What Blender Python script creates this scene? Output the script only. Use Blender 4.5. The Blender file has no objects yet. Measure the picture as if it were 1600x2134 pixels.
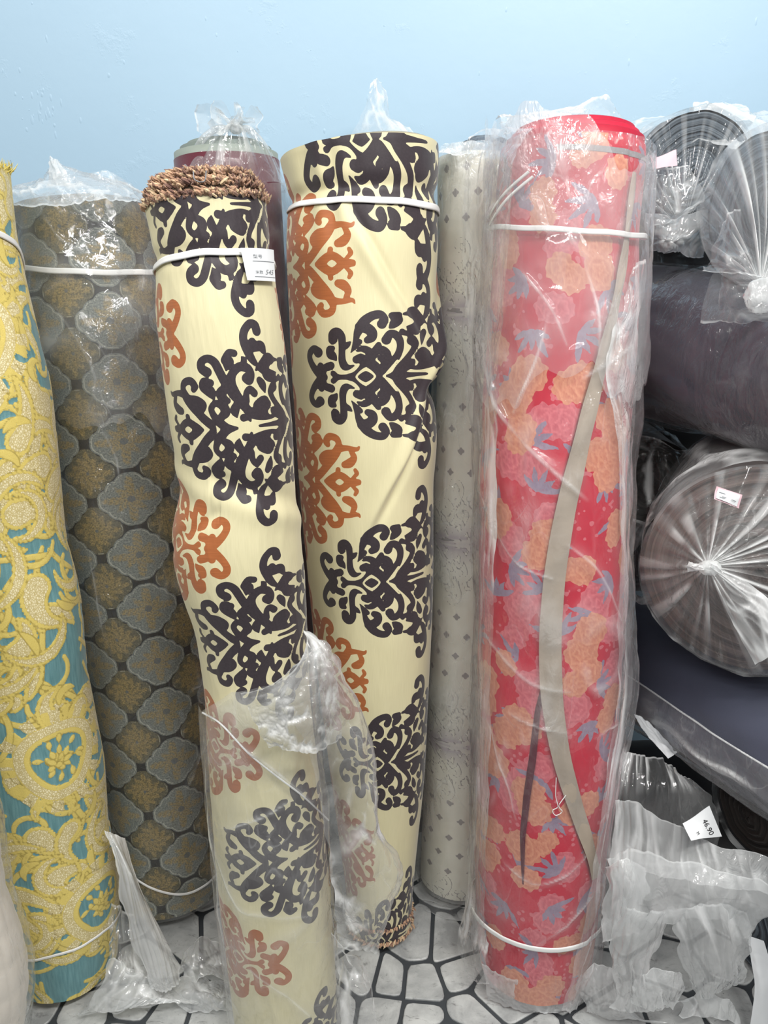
import bpy, math, random
import numpy as np
from mathutils import Vector

S = bpy.context.scene
COL = S.collection
random.seed(7)
RNG = np.random.default_rng(7)
rad = math.radians

# ---------------------------------------------------------------- camera
F, CX, CY = 1570.0, 800.0, 1067.0           # focal length and centre in pixels of the 1600 x 2134 frame
EYE, PITCH = 1.42, rad(21)
cd = bpy.data.cameras.new('camera'); cam = bpy.data.objects.new('camera', cd); COL.objects.link(cam)
cam.location = (0, 0, EYE); cam.rotation_euler = (rad(90) - PITCH, 0, 0)
cd.sensor_fit = 'HORIZONTAL'; cd.sensor_width = 36; cd.lens = 36 * F / 1600; cd.clip_start = .02
S.camera = cam

# ---------------------------------------------------------------- light of the shop: even white ambience and two ceiling panels
W = bpy.data.worlds.new('world'); S.world = W; W.use_nodes = True
bg = W.node_tree.nodes['Background']; bg.inputs[0].default_value = (.93, .97, 1, 1); bg.inputs[1].default_value = .27

def area(name, loc, aim, sx, sy, power, color):
    d = bpy.data.lights.new(name, 'AREA'); d.shape = 'RECTANGLE'; d.size = sx; d.size_y = sy; d.energy = power; d.color = color
    o = bpy.data.objects.new(name, d); COL.objects.link(o); o.location = loc
    o.rotation_euler = (Vector(aim) - Vector(loc)).to_track_quat('-Z', 'Y').to_euler(); return o

area('ceiling_panel_light', (.8, -.05, 2.75), (.1, 1.35, .7), 1.3, .16, 50, (1, .985, .95))
area('ceiling_panel_light', (-1.0, -.5, 2.75), (-.2, 1.4, .6), 1.3, .16, 22, (1, .985, .95))
for x_, y_ in ((-.35, .55), (1.7, -.9), (.2, -1.3), (-1.6, .2)):      # unseen overhead strips added to put more glints on the film
    area('added_glint_light', (x_, y_, 2.78), (x_ * .3, 1.3, .6), .6, .04, 6, (1, .985, .96))
S.view_settings.view_transform = 'Standard'; S.view_settings.look = 'None'
S.view_settings.gamma = 1; S.view_settings.use_curve_mapping = False
S.view_settings.exposure = 0.0
S.cycles.transparent_max_bounces = 12

# ---------------------------------------------------------------- helpers
CP, SP = math.cos(PITCH), math.sin(PITCH)
def ray(px, py):
    a = (px - CX) / F; b = (CY - py) / F
    return np.array([a, CP + SP * b, -SP + CP * b])
def at(px, py, Y):
    d = ray(px, py); return np.array([0, 0, EYE]) + d * (Y / d[1])
def on_floor(px, py, z=0.):
    d = ray(px, py); return np.array([0, 0, EYE]) + d * ((z - EYE) / d[2])
def project(P):
    P = np.asarray(P, float); x = P[..., 0]; y = P[..., 1]; z = P[..., 2] - EYE
    fw = y * CP - z * SP; up = y * SP + z * CP
    return CX + F * x / fw, CY - F * up / fw
def nrm(a):
    return a / np.maximum(np.linalg.norm(a, axis=-1, keepdims=True), 1e-12)
def lin(c):
    c = [x / 255 for x in c]
    return tuple(x / 12.92 if x <= .04045 else ((x + .055) / 1.055) ** 2.4 for x in c)
def rgba(c): return (*lin(c), 1)

def origin(o):
    p = np.zeros(3)
    while o is not None: p += np.array(o.location); o = o.parent
    return p

def tag(o, label=None, cat=None, group=None, kind=None):
    if label: o['label'] = label
    if cat: o['category'] = cat
    if group: o['group'] = group
    if kind: o['kind'] = kind
    return o

def thing(name, loc, label, cat, group=None):
    o = bpy.data.objects.new(name, None); COL.objects.link(o); o.location = tuple(float(x) for x in loc)
    o.empty_display_size = .05
    return tag(o, label, cat, group)

def mesh(name, V, Q, mat, parent=None, attrs=None, smooth=True, label=None, kind=None):
    """one mesh object from world-space vertices and an index array of quads or triangles"""
    V = np.asarray(V, float).reshape(-1, 3)
    if parent is not None: V = V - origin(parent)
    me = bpy.data.meshes.new(name)
    Q = np.asarray(Q, np.int32); k = Q.shape[1]; n = len(Q)
    me.vertices.add(len(V)); me.vertices.foreach_set('co', V.astype(np.float32).ravel())
    me.loops.add(n * k); me.loops.foreach_set('vertex_index', Q.ravel())
    me.polygons.add(n); me.polygons.foreach_set('loop_start', np.arange(0, n * k, k, dtype=np.int32))
    me.update(calc_edges=True)
    me.polygons.foreach_set('use_smooth', np.full(n, smooth))
    for nm, a in (attrs or {}).items():
        a = np.asarray(a, np.float32)
        if a.shape[-1:] == (3,) and a.size == 3 * len(V):
            t = me.attributes.new(nm, 'FLOAT_VECTOR', 'POINT'); t.data.foreach_set('vector', a.ravel())
        else:
            t = me.attributes.new(nm, 'FLOAT', 'POINT'); t.data.foreach_set('value', a.ravel())
    me.materials.append(mat)
    o = bpy.data.objects.new(name, me); COL.objects.link(o); o.parent = parent
    if label: o['label'] = label
    if kind: o['kind'] = kind
    return o

def gridq(n, m, wrap=False):
    i, j = np.meshgrid(np.arange(n - 1), np.arange(m if wrap else m - 1), indexing='ij')
    j2 = (j + 1) % m
    return np.stack([i * m + j, i * m + j2, (i + 1) * m + j2, (i + 1) * m + j], -1).reshape(-1, 4)

def grid(name, V, mat, parent=None, attrs=None, wrap=False, **k):
    n, m = V.shape[:2]
    return mesh(name, V, gridq(n, m, wrap), mat, parent, attrs, **k)

class Soup:
    """collects small pieces into one mesh"""
    def __init__(s): s.V = []; s.Q = []; s.n = 0
    def add(s, V, Q):
        V = np.asarray(V, float).reshape(-1, 3); s.V.append(V); s.Q.append(np.asarray(Q) + s.n); s.n += len(V)
    def build(s, name, mat, parent=None, **k):
        return mesh(name, np.vstack(s.V), np.vstack(s.Q), mat, parent, **k)

def tube(P, r, seg=8):
    """tube along points; r a number or one per point; returns vertices, quads"""
    P = np.asarray(P, float); n = len(P); r = np.broadcast_to(np.asarray(r, float), (n,))
    T = nrm(np.gradient(P, axis=0)); up = np.where(np.abs(T[:, 2:3]) > .9, np.array([[1., 0, 0]]), np.array([[0, 0, 1.]]))
    A = nrm(np.cross(T, up)); B = np.cross(T, A); t = np.linspace(0, 2 * np.pi, seg, endpoint=False)
    V = P[:, None] + r[:, None, None] * (np.cos(t)[None, :, None] * A[:, None] + np.sin(t)[None, :, None] * B[:, None])
    return V.reshape(-1, 3), gridq(n, seg, True)
# ---------------------------------------------------------------- numpy pattern fields (signed distances, thresholded in the shaders)
def hash2(ix, iy, seed):
    h = (ix.astype(np.int64) * 374761393 + iy.astype(np.int64) * 668265263 + seed * 974634721) & 0x7fffffff
    h = ((h ^ (h >> 13)) * 1274126177) & 0x7fffffff
    return ((h ^ (h >> 16)) & 0xffff) / 65535.0

def vnoise(x, y, seed=0):
    x0 = np.floor(x); y0 = np.floor(y); fx = x - x0; fy = y - y0
    fx = fx * fx * fx * (fx * (fx * 6 - 15) + 10); fy = fy * fy * fy * (fy * (fy * 6 - 15) + 10)
    a = hash2(x0, y0, seed); b = hash2(x0 + 1, y0, seed); c = hash2(x0, y0 + 1, seed); d = hash2(x0 + 1, y0 + 1, seed)
    return (a + (b - a) * fx) * (1 - fy) + (c + (d - c) * fx) * fy

def fbm(x, y, seed=0, octaves=4, gain=.5):
    s = 0; a = 1; t = 0
    for k in range(octaves):
        s = s + a * (vnoise(x * 2 ** k + 17.3 * k, y * 2 ** k - 9.1 * k, seed + k) * 2 - 1); t += a; a *= gain
    return s / t

def ridge(x, y, seed=0, octaves=3, gain=.55):
    s = 0; a = 1; t = 0
    for k in range(octaves):
        c, q = math.cos(1.1 * k), math.sin(1.1 * k)
        n = vnoise((c * x - q * y) * 1.9 ** k + 31.7 * k, (q * x + c * y) * 1.9 ** k, seed + 7 * k) * 2 - 1
        s = s + a * (1 - 2 * np.abs(n)); t += a; a *= gain
    return s / t

def worley(x, y, seed=0, jit=.9):
    x0 = np.floor(x); y0 = np.floor(y); f1 = np.full(x.shape, 9.); f2 = np.full(x.shape, 9.); cid = np.zeros(x.shape)
    for dx in (-1, 0, 1):
        for dy in (-1, 0, 1):
            cx = x0 + dx; cy = y0 + dy
            px = cx + .5 + jit * (hash2(cx, cy, seed) - .5); py = cy + .5 + jit * (hash2(cx, cy, seed + 91) - .5)
            d = np.hypot(x - px, y - py); nearer = d < f1
            f2 = np.where(nearer, f1, np.minimum(f2, d)); f1 = np.where(nearer, d, f1)
            cid = np.where(nearer, hash2(cx, cy, seed + 333), cid)
    return f1, f2, cid

def catmull(pts, n=6):
    P = np.array(pts, float)
    if len(P) < 2: return P
    Q = np.vstack([2 * P[0] - P[1], P, 2 * P[-1] - P[-2]]); out = []
    for i in range(1, len(Q) - 2):
        for k in range(n):
            t = k / n
            out.append(.5 * ((2 * Q[i]) + (-Q[i - 1] + Q[i + 1]) * t + (2 * Q[i - 1] - 5 * Q[i] + 4 * Q[i + 1] - Q[i + 2]) * t * t
                             + (-Q[i - 1] + 3 * Q[i] - 3 * Q[i + 1] + Q[i + 2]) * t ** 3))
    out.append(P[-1]); return np.array(out)

def paint(grid, x0, y0, step, pts, pad=14):
    """union of a round-ended tapering stroke (points u, v, radius) into a raster of signed distances"""
    S = catmull(pts, 5); S[:, 2] = np.maximum(S[:, 2], .6 * step if step > .5 else .5 * step)
    H, W = grid.shape
    for a, b in zip(S[:-1], S[1:]):
        r = max(a[2], b[2]) + pad
        i0 = max(0, int((min(a[0], b[0]) - r - x0) / step)); i1 = min(W, int((max(a[0], b[0]) + r - x0) / step) + 2)
        j0 = max(0, int((min(a[1], b[1]) - r - y0) / step)); j1 = min(H, int((max(a[1], b[1]) + r - y0) / step) + 2)
        if i0 >= i1 or j0 >= j1: continue
        X, Y = np.meshgrid(x0 + np.arange(i0, i1) * step, y0 + np.arange(j0, j1) * step)
        dx, dy = b[0] - a[0], b[1] - a[1]; L = dx * dx + dy * dy + 1e-9
        t = np.clip(((X - a[0]) * dx + (Y - a[1]) * dy) / L, 0, 1)
        d = np.hypot(X - a[0] - t * dx, Y - a[1] - t * dy) - (a[2] + (b[2] - a[2]) * t)
        grid[j0:j1, i0:i1] = np.minimum(grid[j0:j1, i0:i1], d)

def damask_motif():
    """half of the printed medallion (v >= 0; the other half mirrors it); one unit is about 0.75 mm of cloth"""
    def za(p):   # scroll end, lower half
        out = []
        for x, y, r in p:
            X = 640 + x / 4.962
            out.append((160 * math.asin(max(-.97, min(.97, (X - 757) / 160))), (y - 1046 - .0775 * x) / 4.962, r / 4.962))
        return out
    def zb(p):   # diamond end, upper half
        out = []
        for x, y, r in p:
            yr = y - (1204 - .09 * x); xt = x - .2 * yr; X = 340 + xt / 4.85
            u2 = 133 * math.asin(max(-.97, min(.97, (X - 486) / 133))) * .95
            out.append((198 - u2, -yr / 4.85 * .95, r / 4.85 * .97))
        return out
    A = [
     [(140,1312,50),(100,1345,34),(60,1310,34),(50,1250,33),(75,1180,35),(125,1110,40),(185,1062,46)],
     [(160,1120,40),(160,1175,34)], [(190,1120,30),(215,1160,40),(262,1185,38)],
     [(285,1105,28),(330,1080,20),(400,1075,26),(480,1080,36)],
     [(287,1447,44),(290,1500,42),(330,1520,46),(370,1480,36),(375,1400,32),(372,1320,30),(375,1240,34),(400,1185,36),(440,1180,20),(485,1200,6)],
     [(385,1370,25),(420,1400,26),(452,1434,6)],
     [(318,1240,4),(290,1280,33),(265,1300,44),(252,1350,30),(285,1362,22)],
     [(440,1082,30),(500,1100,38),(548,1150,36),(572,1215,28),(555,1275,42),(512,1262,38)],
     [(715,1112,24),(685,1180,55),(640,1235,46),(640,1290,42),(622,1350,36),(565,1372,28),(512,1345,6)],
     [(650,1290,40),(695,1370,38),(715,1422,24)], [(690,1360,38),(750,1370,38),(800,1340,30),(808,1290,26),(770,1272,34),(740,1290,32)],
     [(718,1114,25),(765,1185,52),(832,1238,42),(892,1310,38),(922,1400,36),(915,1480,38),(870,1535,38),(820,1535,36),(788,1475,46)],
     [(458,1330,3),(500,1395,22),(535,1440,26)], [(470,1350,8),(498,1450,18),(530,1550,38),(580,1640,44),(660,1705,40),(740,1725,38),(775,1680,36),(748,1630,44)],
     [(545,1590,45),(615,1575,50),(655,1540,44),(650,1490,42),(612,1462,32)],
     [(820,1600,8),(868,1650,44),(900,1690,42),(845,1722,30),(908,1735,26)],
     [(1020,1600,46),(1070,1590,42),(1105,1640,33),(1085,1710,36),(1020,1755,26),(950,1748,12)],
     [(806,1110,8),(870,1135,24),(915,1190,36),(990,1290,32),(1045,1380,30),(1062,1450,36),(1022,1482,44)],
     [(800,1110,8),(900,1116,26),(1000,1112,36),(1090,1105,44),(1180,1100,50)],
     [(890,1142,6),(965,1190,38),(1040,1245,42),(1062,1268,18)], [(1100,1330,38),(1142,1270,36),(1120,1226,24)],
    ]
    B = [
     [(190,1195,40),(255,1130,62),(330,1150,52),(412,1162,10)], [(250,1040,24),(268,1095,22)], [(140,1185,24),(170,1180,34)],
     [(132,1052,16),(132,1095,20),(160,1135,14),(178,1160,12)],
     [(545,1160,10),(490,1110,42),(410,1050,43),(340,985,43),(270,905,50),(212,830,44),(182,760,30),(192,702,34),(250,682,36),(296,730,36),(288,765,28)],
     [(205,815,40),(130,812,26),(78,830,20),(58,800,5)], [(112,850,22),(112,920,30),(150,975,46),(185,990,36)],
     [(270,870,45),(330,878,48),(390,910,40),(396,955,28)], [(372,1032,22),(402,1052,25)],
     [(765,1132,8),(660,1130,36),(580,1082,42),(512,1012,32),(482,945,28),(520,892,30),(600,920,42),(630,980,44),(598,1020,36)],
     [(503,858,4),(450,775,52),(372,742,27),(382,680,33),(450,692,33)],
     [(405,588,46),(352,556,42),(340,492,36),(400,457,36),(470,490,40),(530,580,40),(580,662,40),(625,735,36)],
     [(595,568,4),(605,482,54),(560,462,23),(602,392,28),(655,398,33)],
     [(810,640,48),(838,660,42),(850,600,34),(800,540,42),(720,530,42),(660,600,38),(648,690,52),(690,780,56),(762,862,46),(830,932,42),(900,992,44),(1000,1022,34),(1100,1032,20),(1190,1016,4)],
     [(760,510,28),(762,460,26),(736,430,4)], [(610,740,46),(560,790,43),(592,842,42),(642,866,26)],
     [(830,870,32),(822,790,28),(852,752,33),(906,792,36)], [(920,980,50),(962,960,54),(940,900,32),(1022,872,52),(1052,922,32)],
     [(870,175,48),(850,122,43),(790,112,38),(742,180,38),(740,270,38),(790,370,42),(850,460,36),(915,520,14)],
     [(790,330,40),(832,290,44)], [(840,340,40),(920,322,50),(956,366,32)],
     [(892,565,6),(930,530,30),(962,545,44),(1030,582,36),(1112,592,8)], [(945,500,32),(1000,424,34),(1062,452,28),(1050,482,22)],
     [(1022,792,3),(985,710,40),(945,660,32)], [(1082,822,3),(1085,745,38),(1112,690,20)],
     [(752,1030,3),(722,960,42),(740,892,32)], [(820,1032,36),(872,1032,22),(892,1062,10)],
     [(1085,700,3),(1150,640,30)],
    ]
    B = [zb(s) for s in B]; A = [za(s) for s in A]
    x0, y0, st = -150., -6., 1.
    g = np.full((230, 510), 12.)
    for s in A + B: paint(g, x0, y0, st, s)
    X, Y = np.meshgrid(x0 + np.arange(510) * st, y0 + np.arange(230) * st)
    def cut(cx, cy, rx, ry, pw=1.3):
        nonlocal g
        d = ((np.abs(X - cx) / rx) ** pw + (np.abs(Y - cy) / ry) ** pw) ** (1 / pw) - 1
        g = np.maximum(g, -d * min(rx, ry))
    c = zb([(268, 1180, 0)])[0]; cut(c[0], 0, 11, 8)
    dia = za([(598, 1095, 0)])[0]; cut(dia[0], 0, 21, 20)
    d = ((np.abs(X - dia[0]) / 15) ** 1.3 + (np.abs(Y) / 11) ** 1.3) ** (1 / 1.3) - 1; g = np.minimum(g, d * 11)
    cc = za([(236, 1096, 0)])[0]; cut(cc[0], 8.5, 5.5, 5.5, 2)
    # chevron line between the two ends
    hp = za([(772, 1107, 0)])[0][0]
    e = np.abs((X - hp) - .85 * np.abs(Y) * (np.abs(Y) < 34)) - 3.2
    g = np.where(np.abs(Y) < 34, np.maximum(g, -e), g)
    return g, x0, y0, st

MOTIF = None
def sample_motif(u, v):
    global MOTIF
    if MOTIF is None: MOTIF = damask_motif()
    g, x0, y0, st = MOTIF; v = np.abs(v); H, W = g.shape
    fx = (u - x0) / st; fy = (v - y0) / st
    out = np.full(u.shape, 12.); ok = (fx > 0) & (fx < W - 2) & (fy > 0) & (fy < H - 2)
    fx = fx[ok]; fy = fy[ok]; i = fx.astype(int); j = fy.astype(int); a = fx - i; b = fy - j
    out[ok] = (g[j, i] * (1 - a) + g[j, i + 1] * a) * (1 - b) + (g[j + 1, i] * (1 - a) + g[j + 1, i + 1] * a) * b
    return out
# ---------------------------------------------------------------- materials (all node based)
class N:
    def __init__(s, name):
        s.m = bpy.data.materials.new(name); s.m.use_nodes = True; s.t = s.m.node_tree; s.t.nodes.clear()
        s.out = s.t.nodes.new('ShaderNodeOutputMaterial')
    def n(s, kind, ins=None, **props):
        d = s.t.nodes.new('ShaderNode' + kind)
        for k, v in props.items(): setattr(d, k, v)
        for k, v in (ins or {}).items():
            if isinstance(v, bpy.types.NodeSocket): s.t.links.new(v, d.inputs[k])
            else: d.inputs[k].default_value = v
        return d
    def attr(s, name, out='Fac'): return s.n('Attribute', attribute_name=name).outputs[out]
    def math(s, op, a, b=0., clamp=False):
        d = s.n('Math', operation=op, use_clamp=clamp)
        for i, v in enumerate((a, b)):
            if isinstance(v, bpy.types.NodeSocket): s.t.links.new(v, d.inputs[i])
            else: d.inputs[i].default_value = v
        return d.outputs[0]
    def mix(s, f, a, b):
        d = s.n('Mix', data_type='RGBA')
        for i, v in ((0, f), (6, a), (7, b)):
            if isinstance(v, bpy.types.NodeSocket): s.t.links.new(v, d.inputs[i])
            else: d.inputs[i].default_value = v
        return d.outputs[2]
    def noise(s, vec, scale, detail=3., rough=.5, dist=0., out='Fac'):
        d = s.n('TexNoise', {'Scale': scale, 'Detail': detail, 'Roughness': rough, 'Distortion': dist})
        if vec is not None: s.t.links.new(vec, d.inputs['Vector'])
        return d.outputs[out]
    def stretch(s, vec, sx, sy, sz=1.):
        return s.n('VectorMath', {0: vec, 1: (sx, sy, sz)}, operation='MULTIPLY').outputs[0]
    def ramp(s, v, a, b, lo=0., hi=1.):
        return s.n('MapRange', {'Value': v, 'From Min': a, 'From Max': b, 'To Min': lo, 'To Max': hi}).outputs[0]
    def bump(s, h, strength, dist):
        return s.n('Bump', {'Height': h, 'Strength': strength, 'Distance': dist}).outputs[0]
    def obj(s): return s.n('TexCoord').outputs['Object']
    def surface(s, sock): s.t.links.new(sock, s.out.inputs[0]); return s.m
    def bsdf(s, color, rough=.6, normal=None, spec=.4, sheen=0., **k):
        ins = {'Base Color': color, 'Roughness': rough, 'Specular IOR Level': spec, 'Sheen Weight': sheen}; ins.update(k)
        if normal is not None: ins['Normal'] = normal
        return s.n('BsdfPrincipled', ins).outputs[0]

def plain(name, c, rough=.6, var=.12, scale=40, spec=.4, bump=.0, bdist=.001, sheen=0.):
    m = N(name); o = m.obj(); f = m.noise(o, scale, 4)
    c2 = tuple(max(0, x * (1 - var)) for x in lin(c)) + (1,)
    col = m.mix(f, c2, rgba(c))
    return m.surface(m.bsdf(col, rough, m.bump(m.noise(o, scale * 4, 4), bump, bdist) if bump else None, spec, sheen))

def film(name, haze=.2, var=.15, rough=.07, tint=(246, 248, 248), scale=55, bump=.5, gloss=.9, edge=.26, clear=(.97, .975, .98), crease=.5, line=.16):
    """clear polythene: mostly see-through, a milky part that scatters (more along the stress-whitened creases), a glossy skin"""
    m = N(name); o = m.obj()
    so = m.stretch(o, 1, 1, .45)
    n1 = m.noise(so, scale, 3, .62, 1.1)
    lines = m.math('ABSOLUTE', m.math('SUBTRACT', m.noise(so, scale * .30, 1, .4, .5), .5))
    low = m.noise(o, 7.5, 2)
    area_ = m.ramp(low, .47, .62)
    h = m.math('MULTIPLY', m.math('ADD', m.math('MULTIPLY', n1, .8), m.math('MULTIPLY', lines, 1.8)), m.math('ADD', m.math('MULTIPLY', area_, 1.6), .15))
    nor = m.bump(h, bump, .010)
    face = m.n('LayerWeight', {'Blend': .35, 'Normal': nor}).outputs['Facing']
    patch = m.ramp(low, .38, .68, 0, var)
    thin = m.math('MULTIPLY', m.ramp(lines, .0, .014, 1, 0), m.math('ADD', m.math('MULTIPLY', area_, .8), .2))
    cr = m.math('ADD', m.math('MULTIPLY', m.attr('crease'), crease), m.math('MULTIPLY', thin, line))
    hz = m.math('ADD', m.math('ADD', m.math('ADD', patch, haze), cr), m.math('MULTIPLY', m.math('POWER', face, 2.4), edge), True)
    dif = m.n('BsdfDiffuse', {'Color': rgba(tint), 'Normal': nor}).outputs[0]
    trl = m.n('BsdfTranslucent', {'Color': rgba(tint), 'Normal': nor}).outputs[0]
    milky = m.n('MixShader', {0: .35, 1: dif, 2: trl}).outputs[0]
    tr = m.n('BsdfTransparent', {'Color': (*clear, 1)}).outputs[0]
    a = m.n('MixShader', {0: hz, 1: tr, 2: milky}).outputs[0]
    ior = m.ramp(m.n('NewGeometry').outputs['Backfacing'], 0, 1, 1.55, 1 / 1.55)      # the same thin skin from both sides
    fr = m.math('MULTIPLY', m.n('Fresnel', {'IOR': ior, 'Normal': nor}).outputs[0], gloss)
    gl = m.n('BsdfGlossy', {'Color': (1, 1, 1, 1), 'Roughness': rough, 'Normal': nor}).outputs[0]
    return m.surface(m.n('MixShader', {0: fr, 1: a, 2: gl}).outputs[0])

M = {}
# damask: cream slub cloth, printed motifs by signed distance
def damask_mat():
    m = N('damask_cloth'); c = m.attr('cloth', 'Vector')
    slub = m.noise(m.stretch(c, 900, 26), 1, 3, .6); slub2 = m.noise(m.stretch(c, 14, 9), 1, 2)
    cream = m.mix(slub, rgba((200, 192, 154)), rgba((224, 216, 178)))
    cream = m.mix(m.math('MULTIPLY', slub2, .35), cream, rgba((214, 205, 158)))
    sb = m.math('MULTIPLY', m.noise(m.stretch(c, 30, 500), 1, 3), 1)
    brown = m.mix(sb, rgba((142, 78, 38)), rgba((184, 108, 58)))
    dark = m.mix(m.noise(m.stretch(c, 300, 300), 1, 2), rgba((38, 31, 36)), rgba((58, 49, 54)))
    a = m.mix(m.math('LESS_THAN', m.attr('brown_print'), .7), cream, brown)
    col = m.mix(m.math('LESS_THAN', m.attr('dark_print'), .7), a, dark)
    return m.surface(m.bsdf(col, .52, m.bump(slub, .12, .0006), .4, .25))
M['damask'] = damask_mat()

def lace_mat():
    m = N('lace_cloth'); c = m.attr('cloth', 'Vector')
    weave = m.n('TexVoronoi', {'Vector': m.stretch(c, 330, 230), 'Scale': 1}, feature='DISTANCE_TO_EDGE').outputs['Distance']
    thread = m.noise(m.stretch(c, 600, 600), 1, 2)
    yel = m.mix(thread, rgba((196, 174, 84)), rgba((232, 214, 130)))
    yel = m.mix(m.math('MULTIPLY', m.noise(m.stretch(c, 50, 50), 1, 3), .5), yel, rgba((224, 202, 104)))
    cream = m.mix(m.ramp(weave, 0, .28), rgba((190, 172, 110)), rgba((238, 228, 190)))
    teal = m.mix(m.noise(m.stretch(c, 260, 22), 1, 2), rgba((66, 114, 120)), rgba((126, 170, 174)))
    t, k, sm = m.attr('hole'), m.attr('net'), m.attr('seam')
    a = m.mix(m.math('GREATER_THAN', k, 0), yel, cream)
    a = m.mix(m.math('MULTIPLY', m.ramp(sm, .0003, .0016, 1, 0), .72), a, rgba((132, 114, 46)))
    a = m.mix(m.math('MULTIPLY', m.ramp(m.math('ABSOLUTE', k), 0, .001, 1, 0), .4), a, rgba((186, 162, 72)))
    col = m.mix(m.math('GREATER_THAN', t, 0), a, teal)
    return m.surface(m.bsdf(col, .6, m.bump(thread, .3, .0012), .35, .2))
M['lace'] = lace_mat()

def ogee_mat():
    m = N('ogee_jacquard'); c = m.attr('cloth', 'Vector')
    th = m.ramp(m.noise(m.stretch(c, 330, 330), 1, 4, .8), .3, .7)
    big, small, rim, flower, core = (m.attr(k) for k in ('big', 'small', 'rim', 'flower', 'core'))
    ground = m.mix(th, rgba((24, 24, 22)), rgba((46, 44, 40)))
    blue = m.mix(th, rgba((46, 51, 50)), rgba((158, 163, 154)))
    gold = m.mix(th, rgba((84, 70, 36)), rgba((188, 164, 106)))
    field = m.mix(th, rgba((42, 40, 30)), rgba((124, 118, 90)))
    a = m.mix(m.math('LESS_THAN', small, 0), ground, field)
    a = m.mix(m.math('LESS_THAN', big, 0), a, blue)
    a = m.mix(m.ramp(m.math('ADD', flower, m.math('MULTIPLY', th, .6)), .50, 1.0, 0, .85), a, gold)
    a = m.mix(m.math('MULTIPLY', m.math('GREATER_THAN', core, .5), .7), a, rgba((78, 90, 100)))
    a = m.mix(m.math('MULTIPLY', m.math('LESS_THAN', rim, 0), .75), a, rgba((176, 176, 162)))
    return m.surface(m.bsdf(a, .62, m.bump(th, .35, .001), .35, .1))
M['ogee'] = ogee_mat()

def floral_mat():
    m = N('floral_cloth'); c = m.attr('cloth', 'Vector')
    th = m.noise(m.stretch(c, 70, 70), 1, 4, .65); pet = m.attr('petal')
    red = m.mix(m.noise(m.stretch(c, 8, 8), 1, 2), rgba((176, 12, 44)), rgba((206, 22, 56)))
    pink = m.mix(pet, rgba((176, 62, 80)), rgba((228, 128, 134)))
    peach = m.mix(pet, rgba((184, 100, 80)), rgba((228, 164, 130)))
    leaf = m.mix(th, rgba((112, 96, 122)), rgba((166, 150, 168)))
    a = m.mix(m.math('LESS_THAN', m.attr('pink'), 0), red, pink)
    a = m.mix(m.math('LESS_THAN', m.attr('leaf'), 0), a, leaf)
    a = m.mix(m.math('LESS_THAN', m.attr('peach'), 0), a, peach)
    return m.surface(m.bsdf(m.mix(m.math('MULTIPLY', m.ramp(m.noise(m.stretch(c, 240, 110), 1, 3, .7), .5, .75), .28), a, rgba((150, 24, 56))), .6, m.bump(th, .15, .001), .35, .2))
M['floral'] = floral_mat()

def scroll_mat():
    m = N('ivory_scroll_cloth'); c = m.attr('cloth', 'Vector')
    base = m.mix(m.noise(m.stretch(c, 30, 30), 1, 3), rgba((222, 218, 200)), rgba((238, 235, 220)))
    a = m.mix(m.math('MULTIPLY', m.attr('lilac'), .75), base, rgba((168, 152, 164)))
    a = m.mix(m.math('MULTIPLY', m.math('LESS_THAN', m.attr('line'), 0), .8), a, rgba((116, 108, 108)))
    return m.surface(m.bsdf(a, .5, None, .4, .1))
M['ivory'] = scroll_mat()

M['film'] = film('clear_film', .055, .13, crease=.75)
M['film_tight'] = film('tight_film', .02, .05, scale=70, edge=.2, crease=.45, line=.06)
M['film_dark'] = film('stretched_film', .012, .03, crease=.35, line=.05, edge=.12, gloss=1.0, scale=40)
M['film_fold'] = film('creased_film', .03, .08, crease=.8, line=.1)
M['film_soft'] = film('milky_film', .13, .18, rough=.08, crease=.8)
M['film_scrap'] = film('scrap_film', .38, .22, rough=.06, scale=45, edge=.42, crease=.5, gloss=1.4)
M['film_torn'] = film('torn_film', .46, .25, rough=.1, scale=60, edge=.4, crease=.5, gloss=1.4)
M['film_white'] = film('white_film', .60, .25, rough=.12, bump=.4, crease=.4)
M['strap'] = plain('white_strap', (232, 232, 230), .35, .06, 60, .5)
M['paper'] = plain('white_paper', (230, 232, 234), .7, .05, 30, .3, .1)
M['ink'] = plain('grey_ink', (120, 124, 128), .7, .1)
M['black_ink'] = plain('black_ink', (24, 24, 26), .6, .1)
M['pinkpaper'] = plain('pink_paper', (226, 190, 198), .7, .06)
M['fray'] = None
def fray_mat():
    m = N('frayed_threads'); r = m.attr('shade')
    col = m.mix(m.ramp(r, .15, .55), rgba((112, 82, 72)), rgba((184, 146, 118)))
    col = m.mix(m.ramp(r, .6, 1), col, rgba((216, 194, 156)))
    return m.surface(m.bsdf(col, .75, None, .25, .3))
M['fray'] = fray_mat()
M['selvedge'] = plain('selvedge', (132, 116, 100), .8, .3, 200, .2, .3, .002)
M['greige'] = plain('greige_backing', (176, 162, 146), .7, .25, 22, .3, .3, .002)
M['cardboard'] = plain('cardboard_core', (150, 118, 84), .8, .15, 60)

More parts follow.
